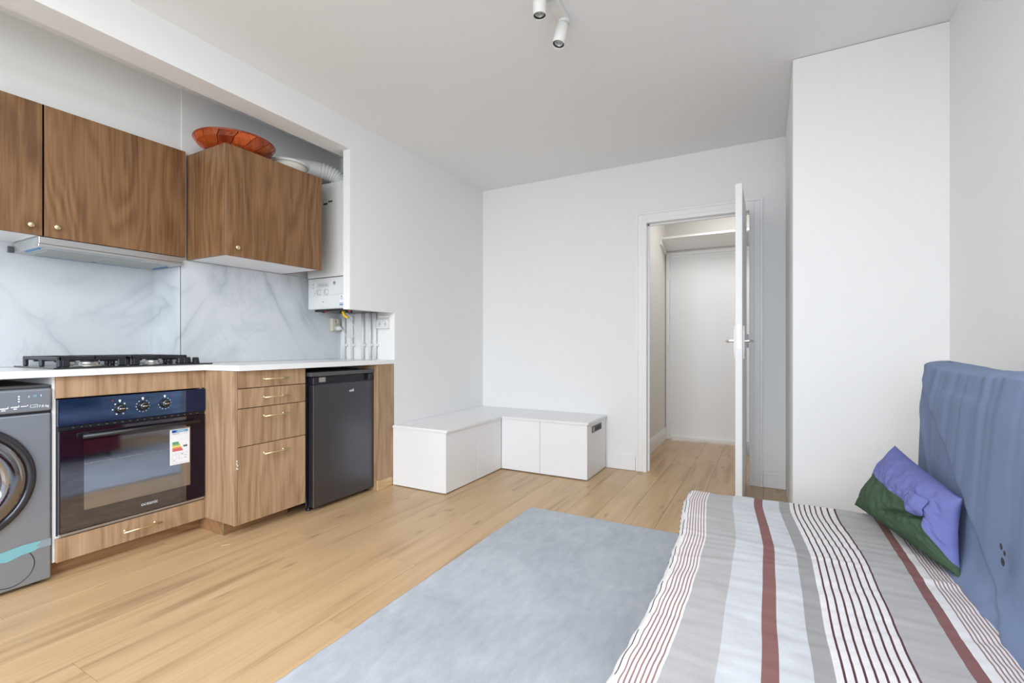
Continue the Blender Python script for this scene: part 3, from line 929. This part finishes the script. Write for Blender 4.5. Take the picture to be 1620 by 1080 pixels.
# bowl on the cabinet: parquet staves on the outside, each its own piece
BC, BR = Vector((-2.775, 1.680, 2.1555)), .213
t = thing('wooden_bowl', 'wide shallow red wooden parquet bowl on the protruding wall cabinet', 'bowl', BC)
bprof = [(.080, .0), (.110, .006), (.152, .024), (.190, .050), (.208, .074)]
bm = bmesh.new()
lathe(bm, [(0, .004), (.08, .004)] + [(r - .006, h + .006) for r, h in bprof] + [(.213, .082), (.215, .077), (.209, .072)], BC, (0, 0, 1), 64)
lab(obj('rim', bm, M['bowlrim'], t, True), 'dark red rim and inside')
lathe_n = 14
seg_rows = [(0, 2), (2, 4)]
for ri, (a, b) in enumerate(seg_rows):
    for k in range(lathe_n):
        if random.random() < .0:
            continue
        a0 = 2 * PI * (k + .5 * ri) / lathe_n + .012
        a1 = 2 * PI * (k + 1 + .5 * ri) / lathe_n - .012
        bm = bmesh.new()
        rows = []
        for i in range(a, b + 1):
            r, h = bprof[i]
            sk = .10 * (i - a)
            rows.append([bm.verts.new(BC + Vector((math.cos(a0 + (a1 - a0) * q / 3 + sk) * r, math.sin(a0 + (a1 - a0) * q / 3 + sk) * r, h))) for q in range(4)])
        for r0, r1 in zip(rows, rows[1:]):
            for q in range(3):
                bm.faces.new((r0[q], r0[q + 1], r1[q + 1], r1[q]))
        ex = bmesh.ops.extrude_face_region(bm, geom=bm.faces[:])
        for v in [g for g in ex['geom'] if isinstance(g, bmesh.types.BMVert)]:
            d = (v.co - BC)
            d.z = 0
            v.co += d.normalized() * .0035 + Vector((0, 0, -.0015))
        obj('stave', bm, M['redwood'], t)
bm = bmesh.new()
lathe(bm, [(0, 0), (.088, 0), (.088, .006), (0, .006)], BC, (0, 0, 1), 40)
obj('foot_ring', bm, M['bowlrim'], t, True)

BC2 = Vector((-2.79, 2.035, 2.156))
t = thing('white_basin', 'cream white round basin at the back of protruding wall cabinet', 'bowl', BC2)
bm = bmesh.new()
lathe(bm, [(0, 0), (.075, 0), (.100, .012), (.118, .045), (.122, .066), (.118, .066), (.112, .045), (.094, .016), (0, .006)], BC2, (0, 0, 1), 48)
obj('body', bm, M['basin'], t, True)
bm = bmesh.new()
lathe(bm, [(.119, .062), (.130, .063), (.136, .070), (.132, .078), (.120, .078), (.116, .070)], BC2, (0, 0, 1), 48, closed=True)
lab(obj('rim', bm, M['plastic'], t, True), 'white rolled rim')

# ------------------------------------------------------------------ boiler and pipes
BX0, BX1, BY = -2.962, -2.522, 2.325
t = thing('gas_boiler', 'white wall-hung gas boiler half hidden behind the left wall', 'boiler', (-2.74, 2.5, 1.30))
bx('casing', M['enamel'], t, BX0, BX1, BY, YS - .004, 1.525, 2.192, bev=.008, seg=2)
cp = bx('control_panel', M['enamel'], t, BX0, BX1, BY + .004, YS - .004, 1.298, 1.521, bev=.008, seg=2)
bx('panel_frame', M['enamel'], cp, BX0 + .025, BX1 - .03, BY + .001, BY + .004, 1.398, 1.500, bev=.001)
bx('lower_flap', M['enamel'], cp, BX0 + .012, BX1 - .01, BY + .001, BY + .004, 1.312, 1.388, bev=.001)
lab(bx('display', M['panelgrey'], cp, -2.86, -2.735, BY - .0002, BY + .001, 1.452, 1.488), 'grey display strip')
for x in (-2.832, -2.757):
    bm = bmesh.new()
    lathe(bm, [(0, .014), (.018, .014), (.021, .011), (.022, 0)], (x, BY + .001, 1.418), (0, -1, 0), 24)
    box(bm, x - .003, x + .003, BY - .016, BY - .012, 1.402, 1.434)
    lab(obj('knob', bm, M['panelgrey'], cp, True), 'round grey control knob')
bm = bmesh.new()
lathe(bm, [(0, .002), (.012, .002), (.012, 0)], (-2.68, BY + .001, 1.478), (0, -1, 0), 20)
obj('gauge', bm, M['inkgrey'], cp, True)
bm = bmesh.new()
for k in range(5):
    box(bm, -2.835 + k * .018, -2.828 + k * .018, BY - .0006, BY - .0002, 1.460 + (k % 2) * .004, 1.474)
box(bm, -2.905, -2.893, BY + .0002, BY + .001, 1.474, 1.480)
box(bm, -2.905, -2.895, BY + .0002, BY + .001, 1.452, 1.457)
box(bm, -2.883, -2.877, BY + .0002, BY + .001, 1.410, 1.416)
box(bm, -2.80, -2.788, BY + .0002, BY + .001, 1.344, 1.352)
obj('panel_print', bm, M['inkgrey'], cp)['kind'] = 'stuff'
bm = bmesh.new()
box(bm, -2.742, -2.700, BY - .001, BY + .001, 2.052, 2.062)
box(bm, -2.79, -2.75, BY - .001, BY + .001, 2.040, 2.052)
lab(obj('brand_mark', bm, M['ink'], t), 'short black lettering strip')
lbm = bx('sticker', M['paper'], cp, -2.628, -2.588, BY - .0006, BY + .001, 1.315, 1.390)
bm = bmesh.new()
box(bm, -2.628, -2.588, BY - .0009, BY - .0007, 1.318, 1.325)
box(bm, -2.628, -2.588, BY - .0009, BY - .0007, 1.330, 1.334)
obj('print', bm, M['eublue'], lbm)['kind'] = 'stuff'
bm = bmesh.new()
for z in (1.358, 1.363, 1.368):
    box(bm, -2.622, -2.594, BY - .0009, BY - .0007, z, z + .002)
box(bm, -2.615, -2.603, BY - .0009, BY - .0007, 1.374, 1.384)
obj('print', bm, M['inkgrey'], lbm)['kind'] = 'stuff'
bm = bmesh.new()
box(bm, -2.93, -2.54, BY + .04, YS - .03, 1.283, 1.2975)
for x, l in ((-2.88, .02), (-2.70, .03), (-2.64, .025), (-2.60, .03)):
    tube(bm, [(x, 2.40, 1.297), (x, 2.40, 1.297 - l)], .011, 10)
lab(obj('valve_block', bm, M['black'], t), 'black connections under the boiler')
for x in (-2.82, -2.575):
    bm = bmesh.new()
    tube(bm, [(x, 2.37, 1.287), (x, 2.37, 1.274)], .008, 12)
    lab(obj('red_tap', bm, M['red'], t, True), 'small red tap')
bm = bmesh.new()
tube(bm, spline([(-2.675, 2.40, 1.285), (-2.66, 2.39, 1.262), (-2.635, 2.385, 1.243), (-2.610, 2.385, 1.236)], 5), [.010] * 8 + [.009] * 8, 10)
lab(obj('gas_tap', bm, M['yellow'], t, True), 'yellow gas tap lever')

# flue
t = thing('flue_duct', 'white corrugated flexible duct bending from the boiler top', 'duct', (-2.762, 2.47, 2.19))
path = spline([(-2.762, 2.470, 2.190), (-2.763, 2.466, 2.225), (-2.785, 2.435, 2.272), (-2.835, 2.365, 2.300), (-2.905, 2.255, 2.306), (-3.012, 2.090, 2.302)], 26)
rad = []
for i in range(len(path)):
    f = i / (len(path) - 1)
    rad.append((.0585 if (i % 6) < 4 else .0525) if f < .66 else .057)
bm = bmesh.new()
tube(bm, path, rad, 28)
obj('hose', bm, M['duct'], t, True)
bm = bmesh.new()
lathe(bm, [(.058, 0), (.066, 0), (.066, .014), (.058, .014)], (-2.762, 2.47, 2.193), (0, 0, 1), 32, closed=True)
obj('collar', bm, M['duct'], t, True)

# pipes down the side wall
for i, (x, r, lb_) in enumerate(((-2.952, .014, 'thick white pipe left of the others beside the cream socket'),
                                 (-2.862, .009, 'thin white pipe behind the loop of boiler cable'),
                                 (-2.745, .0115, 'white pipe third from left under the boiler'),
                                 (-2.668, .0105, 'white pipe fourth from left under the boiler'),
                                 (-2.617, .0125, 'white pipe nearest the white double socket'))):
    t = thing('pipe', lb_, 'pipe', (x, YS - .03, .93), 'white pipes under the boiler')
    bm = bmesh.new()
    top = 1.30 if i != 1 else 1.235
    pts = [(x, YS - .022, .9305), (x, YS - .022, top)]
    if i == 1:
        pts += [(x + .004, YS - .03, 1.262), (x + .03, YS - .10, 1.284)]
    tube(bm, pts, r, 12)
    obj('tube', bm, M['plastic'], t, True)
    bm = bmesh.new()
    box(bm, x - r - .004, x + r + .010, YS - .020, YS - .002, 1.030, 1.048, bev=.002)
    obj('clip', bm, M['plastic'], t)
t = thing('clip_rail', 'thin white pipe-clip rail on wall between the white pipes', 'rail', (-2.80, YS - .003, 1.04))
bx('strip', M['plastic'], t, -2.86, -2.60, YS - .0018, YS - .0006, 1.026, 1.031)

def outlet(label, face, o_, w, h, mat, n, vertical):
    """double socket: o_ = centre on wall; face 'x' or 'y'"""
    t = thing('power_outlet', label, 'socket', o_)
    X, Y, Z = o_
    if face == 'y':
        bx('cover_plate', mat, t, X - w / 2, X + w / 2, Y - .030, Y, Z - h / 2, Z + h / 2, bev=.003, seg=2)
    else:
        bx('cover_plate', mat, t, X, X + .030, Y - w / 2, Y + w / 2, Z - h / 2, Z + h / 2, bev=.003, seg=2)
    for k in range(n):
        q = (k - (n - 1) / 2)
        cy = q * (w / n) if not vertical else 0
        cz = q * (h / n) if vertical else 0
        bm = bmesh.new()
        rr = min(w / (1 if vertical else n), h / (n if vertical else 1)) * .40
        if face == 'y':
            c, ax = (X + cy, Y - .0302, Z + cz), (0, -1, 0)
        else:
            c, ax = (X + .0302, Y + cy, Z + cz), (1, 0, 0)
        lathe(bm, [(rr, 0), (rr, .0025), (rr * .86, .0025), (rr * .84, .0003), (0, .0003)], c, ax, 20)
        s_ = obj('socket', bm, mat, t, True)
        bm = bmesh.new()
        for hz in (-.35, .35):
            cc = Vector(c) + (Vector((rr * hz, 0, 0)) if face == 'y' else Vector((0, rr * hz, 0)))
            lathe(bm, [(0, .0012), (rr * .13, .0012), (rr * .13, 0)], cc, ax, 8)
        obj('pin_hole', bm, M['black'], s_)
    return t
outlet('white double socket on the side wall right of the pipes', 'y', (-2.542, YS - .0005, 1.197), .112, .066, M['plastic'], 2, False)
lab(tag(bx('junction_cover', M['plastic'], None, -2.595, -2.485, YS - .020, YS - .0005, 1.243, 1.262, bev=.003, origin=(-2.54, YS, 1.25)),
        'thin white cable cover above the white double socket', 'cable cover'), 'thin white cable cover above the white double socket')
t = outlet('cream vertical double socket with boiler plug beside the marble', 'x', (XM + .0095, 2.605, 1.200), .075, .100, M['cream'], 2, True)
t = thing('boiler_cable', 'white plug and looping cable hanging beneath the boiler', 'cable', (-2.95, 2.60, 1.18))
bm = bmesh.new()
lathe(bm, [(0, .045), (.012, .045), (.018, .035), (.020, 0), (0, 0)], (XM + .043, 2.605, 1.172), (1, 0, 0), 20)
obj('plug', bm, M['plastic'], t, True)
bm = bmesh.new()
tube(bm, spline([(XM + .085, 2.605, 1.172), (-2.905, 2.605, 1.150), (-2.87, 2.60, 1.115), (-2.82, 2.60, 1.098), (-2.775, 2.60, 1.115), (-2.762, 2.60, 1.165), (-2.80, 2.585, 1.215), (-2.80, 2.54, 1.262), (-2.78, 2.50, 1.29)], 8), .0035, 8)
obj('cord', bm, M['plastic'], t, True)

# ------------------------------------------------------------------ low white bench units
BXF, BYF, BZ = -1.957, 3.432, .446
t = thing('low_cabinet', 'low white handleless unit along the left wall, corner bench', 'cabinet', (-2.2, 3.0, 0))
bx('carcass', M['white'], t, XL + .001, BXF - .018, 2.656, YB - .002, .006, BZ - .019, bev=.001)
for a, b in ((2.656, 3.0575), (3.0605, BYF - .002)):
    bx('door', M['white'], t, BXF - .0175, BXF, a, b, .008, BZ - .020, bev=.0012)
t = thing('low_cabinet', 'low white unit along the back wall with sockets in its end', 'cabinet', (-1.6, 3.7, 0))
bx('carcass', M['white'], t, BXF + .001, -1.204, BYF + .018, YB - .018, .006, BZ - .019, bev=.001)
for a, b in ((BXF + .002, -1.6025), (-1.5995, -1.2035)):
    bx('door', M['white'], t, a, b, BYF, BYF + .0175, .008, BZ - .020, bev=.0012)
so = bx('socket_panel', M['darkgrey'], t, -1.2038, -1.199, 3.545, 3.775, .350, .400, bev=.001)
lab(so, 'black recessed socket strip')
for k in range(3):
    bm = bmesh.new()
    lathe(bm, [(.020, 0), (.020, .002), (.017, .002), (.016, .0002), (0, .0002)], (-1.1988, 3.635 + k * .052, .375), (1, 0, 0), 20)
    obj('socket', bm, M['black'], so, True)
bm = bmesh.new()
for z in (.362, .374, .386):
    box(bm, -1.1989, -1.1982, 3.560, 3.585, z - .003, z + .003)
obj('usb_port', bm, M['steel'], so)
bm = bmesh.new()
prism(bm, [(XL + .001, 2.650), (BXF + .004, 2.650), (BXF + .010, 2.656), (BXF + .010, BYF - .010), (-1.204, BYF - .010), (-1.194, BYF + .0), (-1.194, YB - .001), (XL + .001, YB - .001)], BZ - .018, BZ)
bmesh.ops.bevel(bm, geom=[e for e in bm.edges if all(v.co.z > BZ - .001 for v in e.verts)], offset=.004, segments=3, affect='EDGES')
tag(obj('bench_top', bm, M['white'], origin=(-2.2, 3.4, BZ)), 'white L-shaped top board lying over the two low units', 'bench top')

# ------------------------------------------------------------------ ceiling spotlight bar
t = thing('ceiling_spotlight', 'white ceiling spotlight bar with cylindrical swivel spots', 'light fixture', (-.81, 1.6, ZC))
bx('bar', M['spot'], t, -.838, -.792, 1.20, 2.035, 2.518, ZC - .0005, bev=.003, seg=2)
def spot(base, top, bot):
    base, top, bot = Vector(base), Vector(top), Vector(bot)
    ax = (bot - top)
    L = ax.length
    bm = bmesh.new()
    R_ = .0285
    lathe(bm, [(0, 0), (R_ * .9, 0), (R_, .004), (R_, L), (R_ * .93, L + .001), (R_ * .90, L - .004), (R_ * .90, L - .03)], top, ax, 32)
    s_ = obj('spot_head', bm, M['spot'], t, True)
    bm = bmesh.new()
    lathe(bm, [(R_ * .895, L - .003), (R_ * .895, L - .012), (R_ * .72, L - .014), (R_ * .72, L - .004)], top, ax, 32, closed=True)
    lab(obj('trim_ring', bm, M['black'], s_, True), 'black inner ring')
    bm = bmesh.new()
    lathe(bm, [(R_ * .715, L - .008), (R_ * .50, L - .018), (R_ * .25, L - .012), (0, L - .012)], top, ax, 32)
    lab(obj('bulb', bm, M['lens'], s_, True), 'silver reflector bulb')
    bm = bmesh.new()
    lathe(bm, [(0, 0), (.026, 0), (.026, -.014), (0, -.014)], base, (0, 0, 1), 24)
    tube(bm, [base + Vector((0, 0, -.012)), top + ax.normalized() * .008], .007, 10)
    obj('swivel_joint', bm, M['spot'], t, True)
spot((-.813, 2.000, 2.518), (-.814, 1.990, 2.490), (-.827, 1.971, 2.397))
spot((-.813, 1.820, 2.518), (-.842, 1.802, 2.512), (-.842, 1.802, 2.427))

# ------------------------------------------------------------------ rug
bm = bmesh.new()
nx, ny = 90, 150
x0, x1, y0, y1 = -1.332, 0.10, 0.42, 2.712
vv = []
for i in range(nx + 1):
    row = []
    for j in range(ny + 1):
        x = x0 + (x1 - x0) * i / nx
        y = y0 + (y1 - y0) * j / ny
        if i == 0:
            x += random.uniform(-.0025, .0025)
        if j == ny:
            y += random.uniform(-.0025, .0025)
        if i < 2 and j > ny - 2:
            x += .006; y -= .004
        edge = min(i, nx - i, j, ny - j)
        z = .009 + .0012 * noise.noise(Vector((x * 5, y * 5, 1))) if edge else .0015
        row.append(bm.verts.new((x, y, z)))
    vv.append(row)
for i in range(nx):
    for j in range(ny):
        bm.faces.new((vv[i][j], vv[i + 1][j], vv[i + 1][j + 1], vv[i][j + 1]))
o = tag(obj('rug', bm, M['rug'], None, True, origin=(-.6, 1.6, 0)), 'plain blue-grey low-pile rug lying on the oak floor', 'rug')
sm = o.modifiers.new('thickness', 'SOLIDIFY')
sm.thickness = .0014
sm.offset = -1

# ------------------------------------------------------------------ sofa bed
SY0, SY1 = .30, 2.165
t = thing('sofa_bed', 'maroon sofa bed base and mattress under the striped throw', 'sofa', (.1, 1.2, 0))
bx('base', M['maroon_cover'], t, -.195, .60, SY0 + .02, SY1 - .02, .055, .235, bev=.02, seg=3)
lab(bx('mattress', M['maroon_cover'], t, -.222, .455, SY0, SY1, .238, .405, bev=.035, seg=4), 'maroon seat mattress')
lab(bx('back_mattress', M['maroon_cover'], t, .500, .605, SY0 + .01, SY1 - .015, .24, .955, bev=.03, seg=3), 'back cushion under the blue cover')
for x in (-.15, .54):
    for y in (SY0 + .10, SY1 - .10):
        bm = bmesh.new()
        tube(bm, [(x, y, .0105 if x < .1 else .0), (x, y, .057)], [.02, .025], 12)
        obj('foot', bm, M['black'], t, True)

# blue cover over the back
def cover_section(f, y):
    """profile point for parameter f in 0..1 (front bottom -> over the top -> back bottom)"""
    if f < .60:
        k = f / .60
        z = .395 + k * (.962 - .395)
        x = .462 + .024 * k
        x -= .030 * math.exp(-((k - .02) / .10) ** 2)
        return x, z
    if f < .76:
        k = (f - .60) / .16
        a = PI * k
        cx, rx = .5600, .074
        return cx - rx * math.cos(a), .962 + .022 * math.sin(a) - .010 * k
    k = (f - .76) / .24
    return .634 + .02 * k, .952 - k * .60
bm = bmesh.new()
NF, NY = 130, 220
CY0, CY1 = .27, 2.215
rows = []
for j in range(NY + 1):
    g = j / NY
    y = CY0 + (CY1 - CY0) * g
    row = []
    for i in range(NF + 1):
        f = i / NF
        x, z = cover_section(f, y)
        # gathers hang from the top edge and fade downwards
        zz = max(0, min(1, (z - .40) / .56))
        amp = .0065 * (0.35 + .65 * zz)
        n1 = noise.noise(Vector((y * 13 + z * 1.5, z * .9, 3.1)))
        n2 = noise.noise(Vector((y * 34 + z * 3.0, z * 1.4, 7.7)))
        n3 = noise.noise(Vector((y * 3.0, z * 2.0, 5.5)))
        d = amp * 1.2 * n1 + amp * .75 * n2 * zz + .012 * n3
        # long diagonal fold falling from the far top corner to the near bottom
        dist = (2.20 - (.95 - z) * 1.55) - y
        st_ = max(0, min(1, dist / .035 + .5))
        d += .011 * st_ * st_ * (3 - 2 * st_) * min(1, max(0, (.97 - z) / .10)) - .004
        dist2 = (y - (2.23 - (.97 - z) * .55))
        d += .005 * math.exp(-(dist2 / .022) ** 2) * min(1, max(0, (.96 - z) / .1))
        dist3 = (y - (1.30 + (.62 - z) * .9))
        d += .005 * math.exp(-(dist3 / .03) ** 2) * (1 if z < .8 else 0)
        sag = -.007 * math.sin(g * PI * 3.0 + .6) * zz + .004 * n1 * zz
        if f < .68:
            x -= d
            z += sag * (1 if z > .9 else 0)
        else:
            x += d * .5
            z += sag * (1 if z > .9 else 0)
        yy = y
        if f < .68 and j > NY - 14:
            e = (j - (NY - 14)) / 14
            x += .018 * e ** 3
            yy -= .006 * e ** 2 * 0
        row.append(bm.verts.new((min(x, .735), yy, max(z, .352))))
    rows.append(row)
for a, b in zip(rows, rows[1:]):
    for i in range(NF):
        bm.faces.new((a[i], a[i + 1], b[i + 1], b[i]))
for r in (rows[0], rows[-1]):
    bm.faces.new(r if r is rows[0] else r[::-1])
cover = tag(obj('sofa_cover', bm, M['cover'], None, True, origin=(.55, 1.2, .4)), 'faded blue jersey cover pulled over the sofa back', 'sofa cover')
bm = bmesh.new()
for (y, z, s_) in ((1.412, .600, .006), (1.404, .570, .008), (1.395, .592, .005)):
    lathe(bm, [(0, .001), (s_, .0006), (s_ * 1.2, 0)], (.4505, y, z), (-1, 0, 0), 10)
lab(obj('dark_spot', bm, M['black'], cover), 'small dark hole in the cover')

# striped throw over the seat: columns of cloth, one colour per stripe
stripes = []     # (start, material index)
mats = ['t_white', 't_pale', 't_grey', 't_grey2', 't_maroon', 't_line', 't_thin', 't_black']
mi = {n: i for i, n in enumerate(mats)}
cols = []
def add(to, m):
    cols.append((to, mi[m]))
s0 = -.290
add(-.275, 't_white')
add(-.269, 't_black')
add(-.252, 't_white')
add(-.2485, 't_black')
add(-.236, 't_white')
p = -.236
for k in range(7):
    p += .0032; add(p, 't_thin')
    p += .0058; add(p, 't_white')
add(-.085, 't_grey')
add(-.009, 't_pale')
add(.021, 't_maroon')
add(.078, 't_pale')
add(.114, 't_grey2')
p = .114
for k in range(8):
    p += .0130; add(p, 't_white')
    p += .0045; add(p, 't_line')
add(.342, 't_grey')
add(.366, 't_maroon')
add(.386, 't_white')
p = .386
for k in range(7):
    p += .0032; add(p, 't_thin')
    p += .0050; add(p, 't_white')
add(.475, 't_white')
sp = [s0]
colm = []
for to, m in cols:
    a = sp[-1]
    n = max(1, int(round((to - a) / .012)))
    for k in range(1, n + 1):
        sp.append(a + (to - a) * k / n)
        colm.append(m)
def sstep(a, b, x):
    t_ = max(0, min(1, (x - a) / (b - a)))
    return t_ * t_ * (3 - 2 * t_)
TY0, TY1, NT_ = .30, 2.235, 210
bm = bmesh.new()
rows = []
for j in range(NT_ + 1):
    y = TY0 + (TY1 - TY0) * j / NT_
    row = []
    for s_ in sp:
        fade = 1 - sstep(.20, .34, s_)
        sh = (-.034 * sstep(1.62, 2.10, y) + .006 * noise.noise(Vector((y * 3.5, 1.0, s_ * 2)))) * fade
        left = 1 - sstep(-.20, -.10, s_)
        sh += left * (.008 * math.sin(y * 5.2 + .8) + .006 * noise.noise(Vector((y * 7, 4, 0))))
        x = s_ + sh
        ed = -.232
        z = .4155
        z += .0055 * noise.noise(Vector((s_ * 7, y * 5, .3))) + .0025 * noise.noise(Vector((s_ * 18, y * 16, 2.3)))
        # fine cross creases and one fold line across the seat
        z += .0030 * math.exp(-((y - 1.66 + .10 * s_) / .012) ** 2)
        z += .0022 * math.exp(-((y - 1.52 - .25 * s_) / .010) ** 2) * (1 if s_ < .1 else .3)
        z += .0020 * noise.noise(Vector((s_ * 6 + y * 2, y * 42, 5.0)))
        if s_ < ed:
            over = ed - s_
            a = min(over / .035, 1.25)
            x = ed + sh - .030 * math.sin(min(a, PI / 2)) - .004 * noise.noise(Vector((y * 16, 1, 2)))
            z -= .030 * (1 - math.cos(min(a, PI / 2))) + max(0, over - .044)
        if y > 2.165:
            k = (y - 2.165)
            z -= 1.0 * k * k * 12 + k * .35
            yy = 2.165 + k * .75
        else:
            yy = y
        row.append(bm.verts.new((x, yy, z)))
    rows.append(row)
for jj, (a, b) in enumerate(zip(rows, rows[1:])):
    for i in range(len(sp) - 1):
        f = bm.faces.new((a[i], a[i + 1], b[i + 1], b[i]))
        m = colm[i]
        if m == mi['t_black'] and sp[i] < -.2645 and (jj % 6) < 3:
            m = 0
        if m == mi['t_black'] and sp[i] > -.2645 and ((jj // 9) % 3) == 0:
            m = 0
        f.material_index = m
o = tag(obj('striped_throw', bm, [M[n] for n in mats], None, True, origin=(.1, 1.2, .41)), 'white, grey and maroon striped throw spread over the sofa seat', 'throw')
sm = o.modifiers.new('thickness', 'SOLIDIFY')
sm.thickness = .003
sm.offset = -1

# pillow leaning against the blue back
P1, P2 = Vector((.292, 2.180, .438)), Vector((.446, 1.632, .430))
P3, P4 = Vector((.413, 2.185, .672)), Vector((.458, 1.668, .632))
nrm = Vector((-.80, -.42, .22)).normalized()
def fsplit(u):
    if u < .80:
        return .60 - .02 * u
    return .584 - (u - .80) / .20 * .46
def pil(u, w, side):
    f = fsplit(u)
    v = f * w / .5 if w < .5 else f + (1 - f) * (w - .5) / .5
    # pinch the sides between the corners
    uu = u + .035 * (1 - 2 * u) * math.sin(PI * v) * (1 if (u < .2 or u > .8) else .6)
    v2 = v + .02 * (1 - 2 * v) * math.sin(PI * u)
    p = (P1 * (1 - uu) + P2 * uu) * (1 - v2) + (P3 * (1 - uu) + P4 * uu) * v2
    e = max(0.0, (1 - abs(2 * u - 1) ** 2.6) * (1 - abs(2 * v - 1) ** 2.6))
    h = e ** .55
    wr = .010 * noise.noise(Vector((u * 9 + v * 2, v * 5, 1.2))) + .006 * noise.noise(Vector((u * 20, v * 9 + u * 6, 4.2)))
    wr += .004 * noise.noise(Vector((u * 34 + v * 10, v * 20, 9.2)))
    # crease running from the fold towards the lower middle
    cr = -.018 * math.exp(-((v - (.54 - .8 * (.84 - u))) / .04) ** 2) * sstep(.36, .50, u) * (1 - sstep(.80, .88, u))
    if side > 0:
        return p + nrm * (.075 * h + (wr + cr) * min(1, h * 1.6))
    return p - nrm * (.030 * h)
NU, NV = 84, 64
bm = bmesh.new()
grid = {}
for side in (1, -1):
    for i in range(NU + 1):
        for j in range(NV + 1):
            bord = i in (0, NU) or j in (0, NV)
            if bord and side < 0:
                grid[(side, i, j)] = grid[(1, i, j)]
                continue
            q = pil(i / NU, j / NV, side)
            # keep it clear of the seat and the back cover
            q.z = max(q.z, .428)
            if side < 0:
                q.x = min(q.x, .452)
            grid[(side, i, j)] = bm.verts.new(q)
for side in (1, -1):
    for i in range(NU):
        for j in range(NV):
            q = [grid[(side, i, j)], grid[(side, i + 1, j)], grid[(side, i + 1, j + 1)], grid[(side, i, j + 1)]]
            if side < 0:
                q = q[::-1]
            if len(set(q)) == 4:
                f = bm.faces.new(q)
                f.material_index = 0 if j >= NV // 2 else 1
t = tag(obj('pillow', bm, [M['pblue'], M['pgreen']], None, True, origin=(.38, 1.9, .45)), 'violet blue and dark green pillow leaning on the sofa back', 'pillow')
# folded flap of the pillowcase and the loose corners
bm = bmesh.new()
g2 = []
for i in range(15):
    row = []
    for j in range(15):
        a, b = i / 14, j / 14
        u = .70 + .165 * a
        v = .56 + .22 * b - .05 * (1 - b) * math.sin(PI * a)
        f = fsplit(u)
        w = .5 * v / f if v < f else .5 + .5 * (v - f) / (1 - f)
        q = pil(u, w, 1) + nrm * (.004 + .018 * math.sin(PI * a) * (1 - b) ** 1.0 + .003 * noise.noise(Vector((a * 5, b * 5, 3))))
        row.append(bm.verts.new(q))
    g2.append(row)
for i in range(14):
    for j in range(14):
        bm.faces.new((g2[i][j], g2[i + 1][j], g2[i + 1][j + 1], g2[i][j + 1]))
fo = lab(obj('pillowcase_fold', bm, M['pblue'], t, True), 'folded violet blue flap')
sm = fo.modifiers.new('thickness', 'SOLIDIFY')
sm.thickness = .003

# ------------------------------------------------------------------ scraps on the floor
bm = bmesh.new()
prism(bm, [(-2.490, 1.432), (-2.484, 1.428), (-2.462, 1.462), (-2.468, 1.466)], .0004, .0022)
tag(obj('wood_splinter', bm, M['oakedge'], origin=(-2.475, 1.45, 0)), 'tiny pale wood splinter on the floor before the drawer unit', 'splinter')
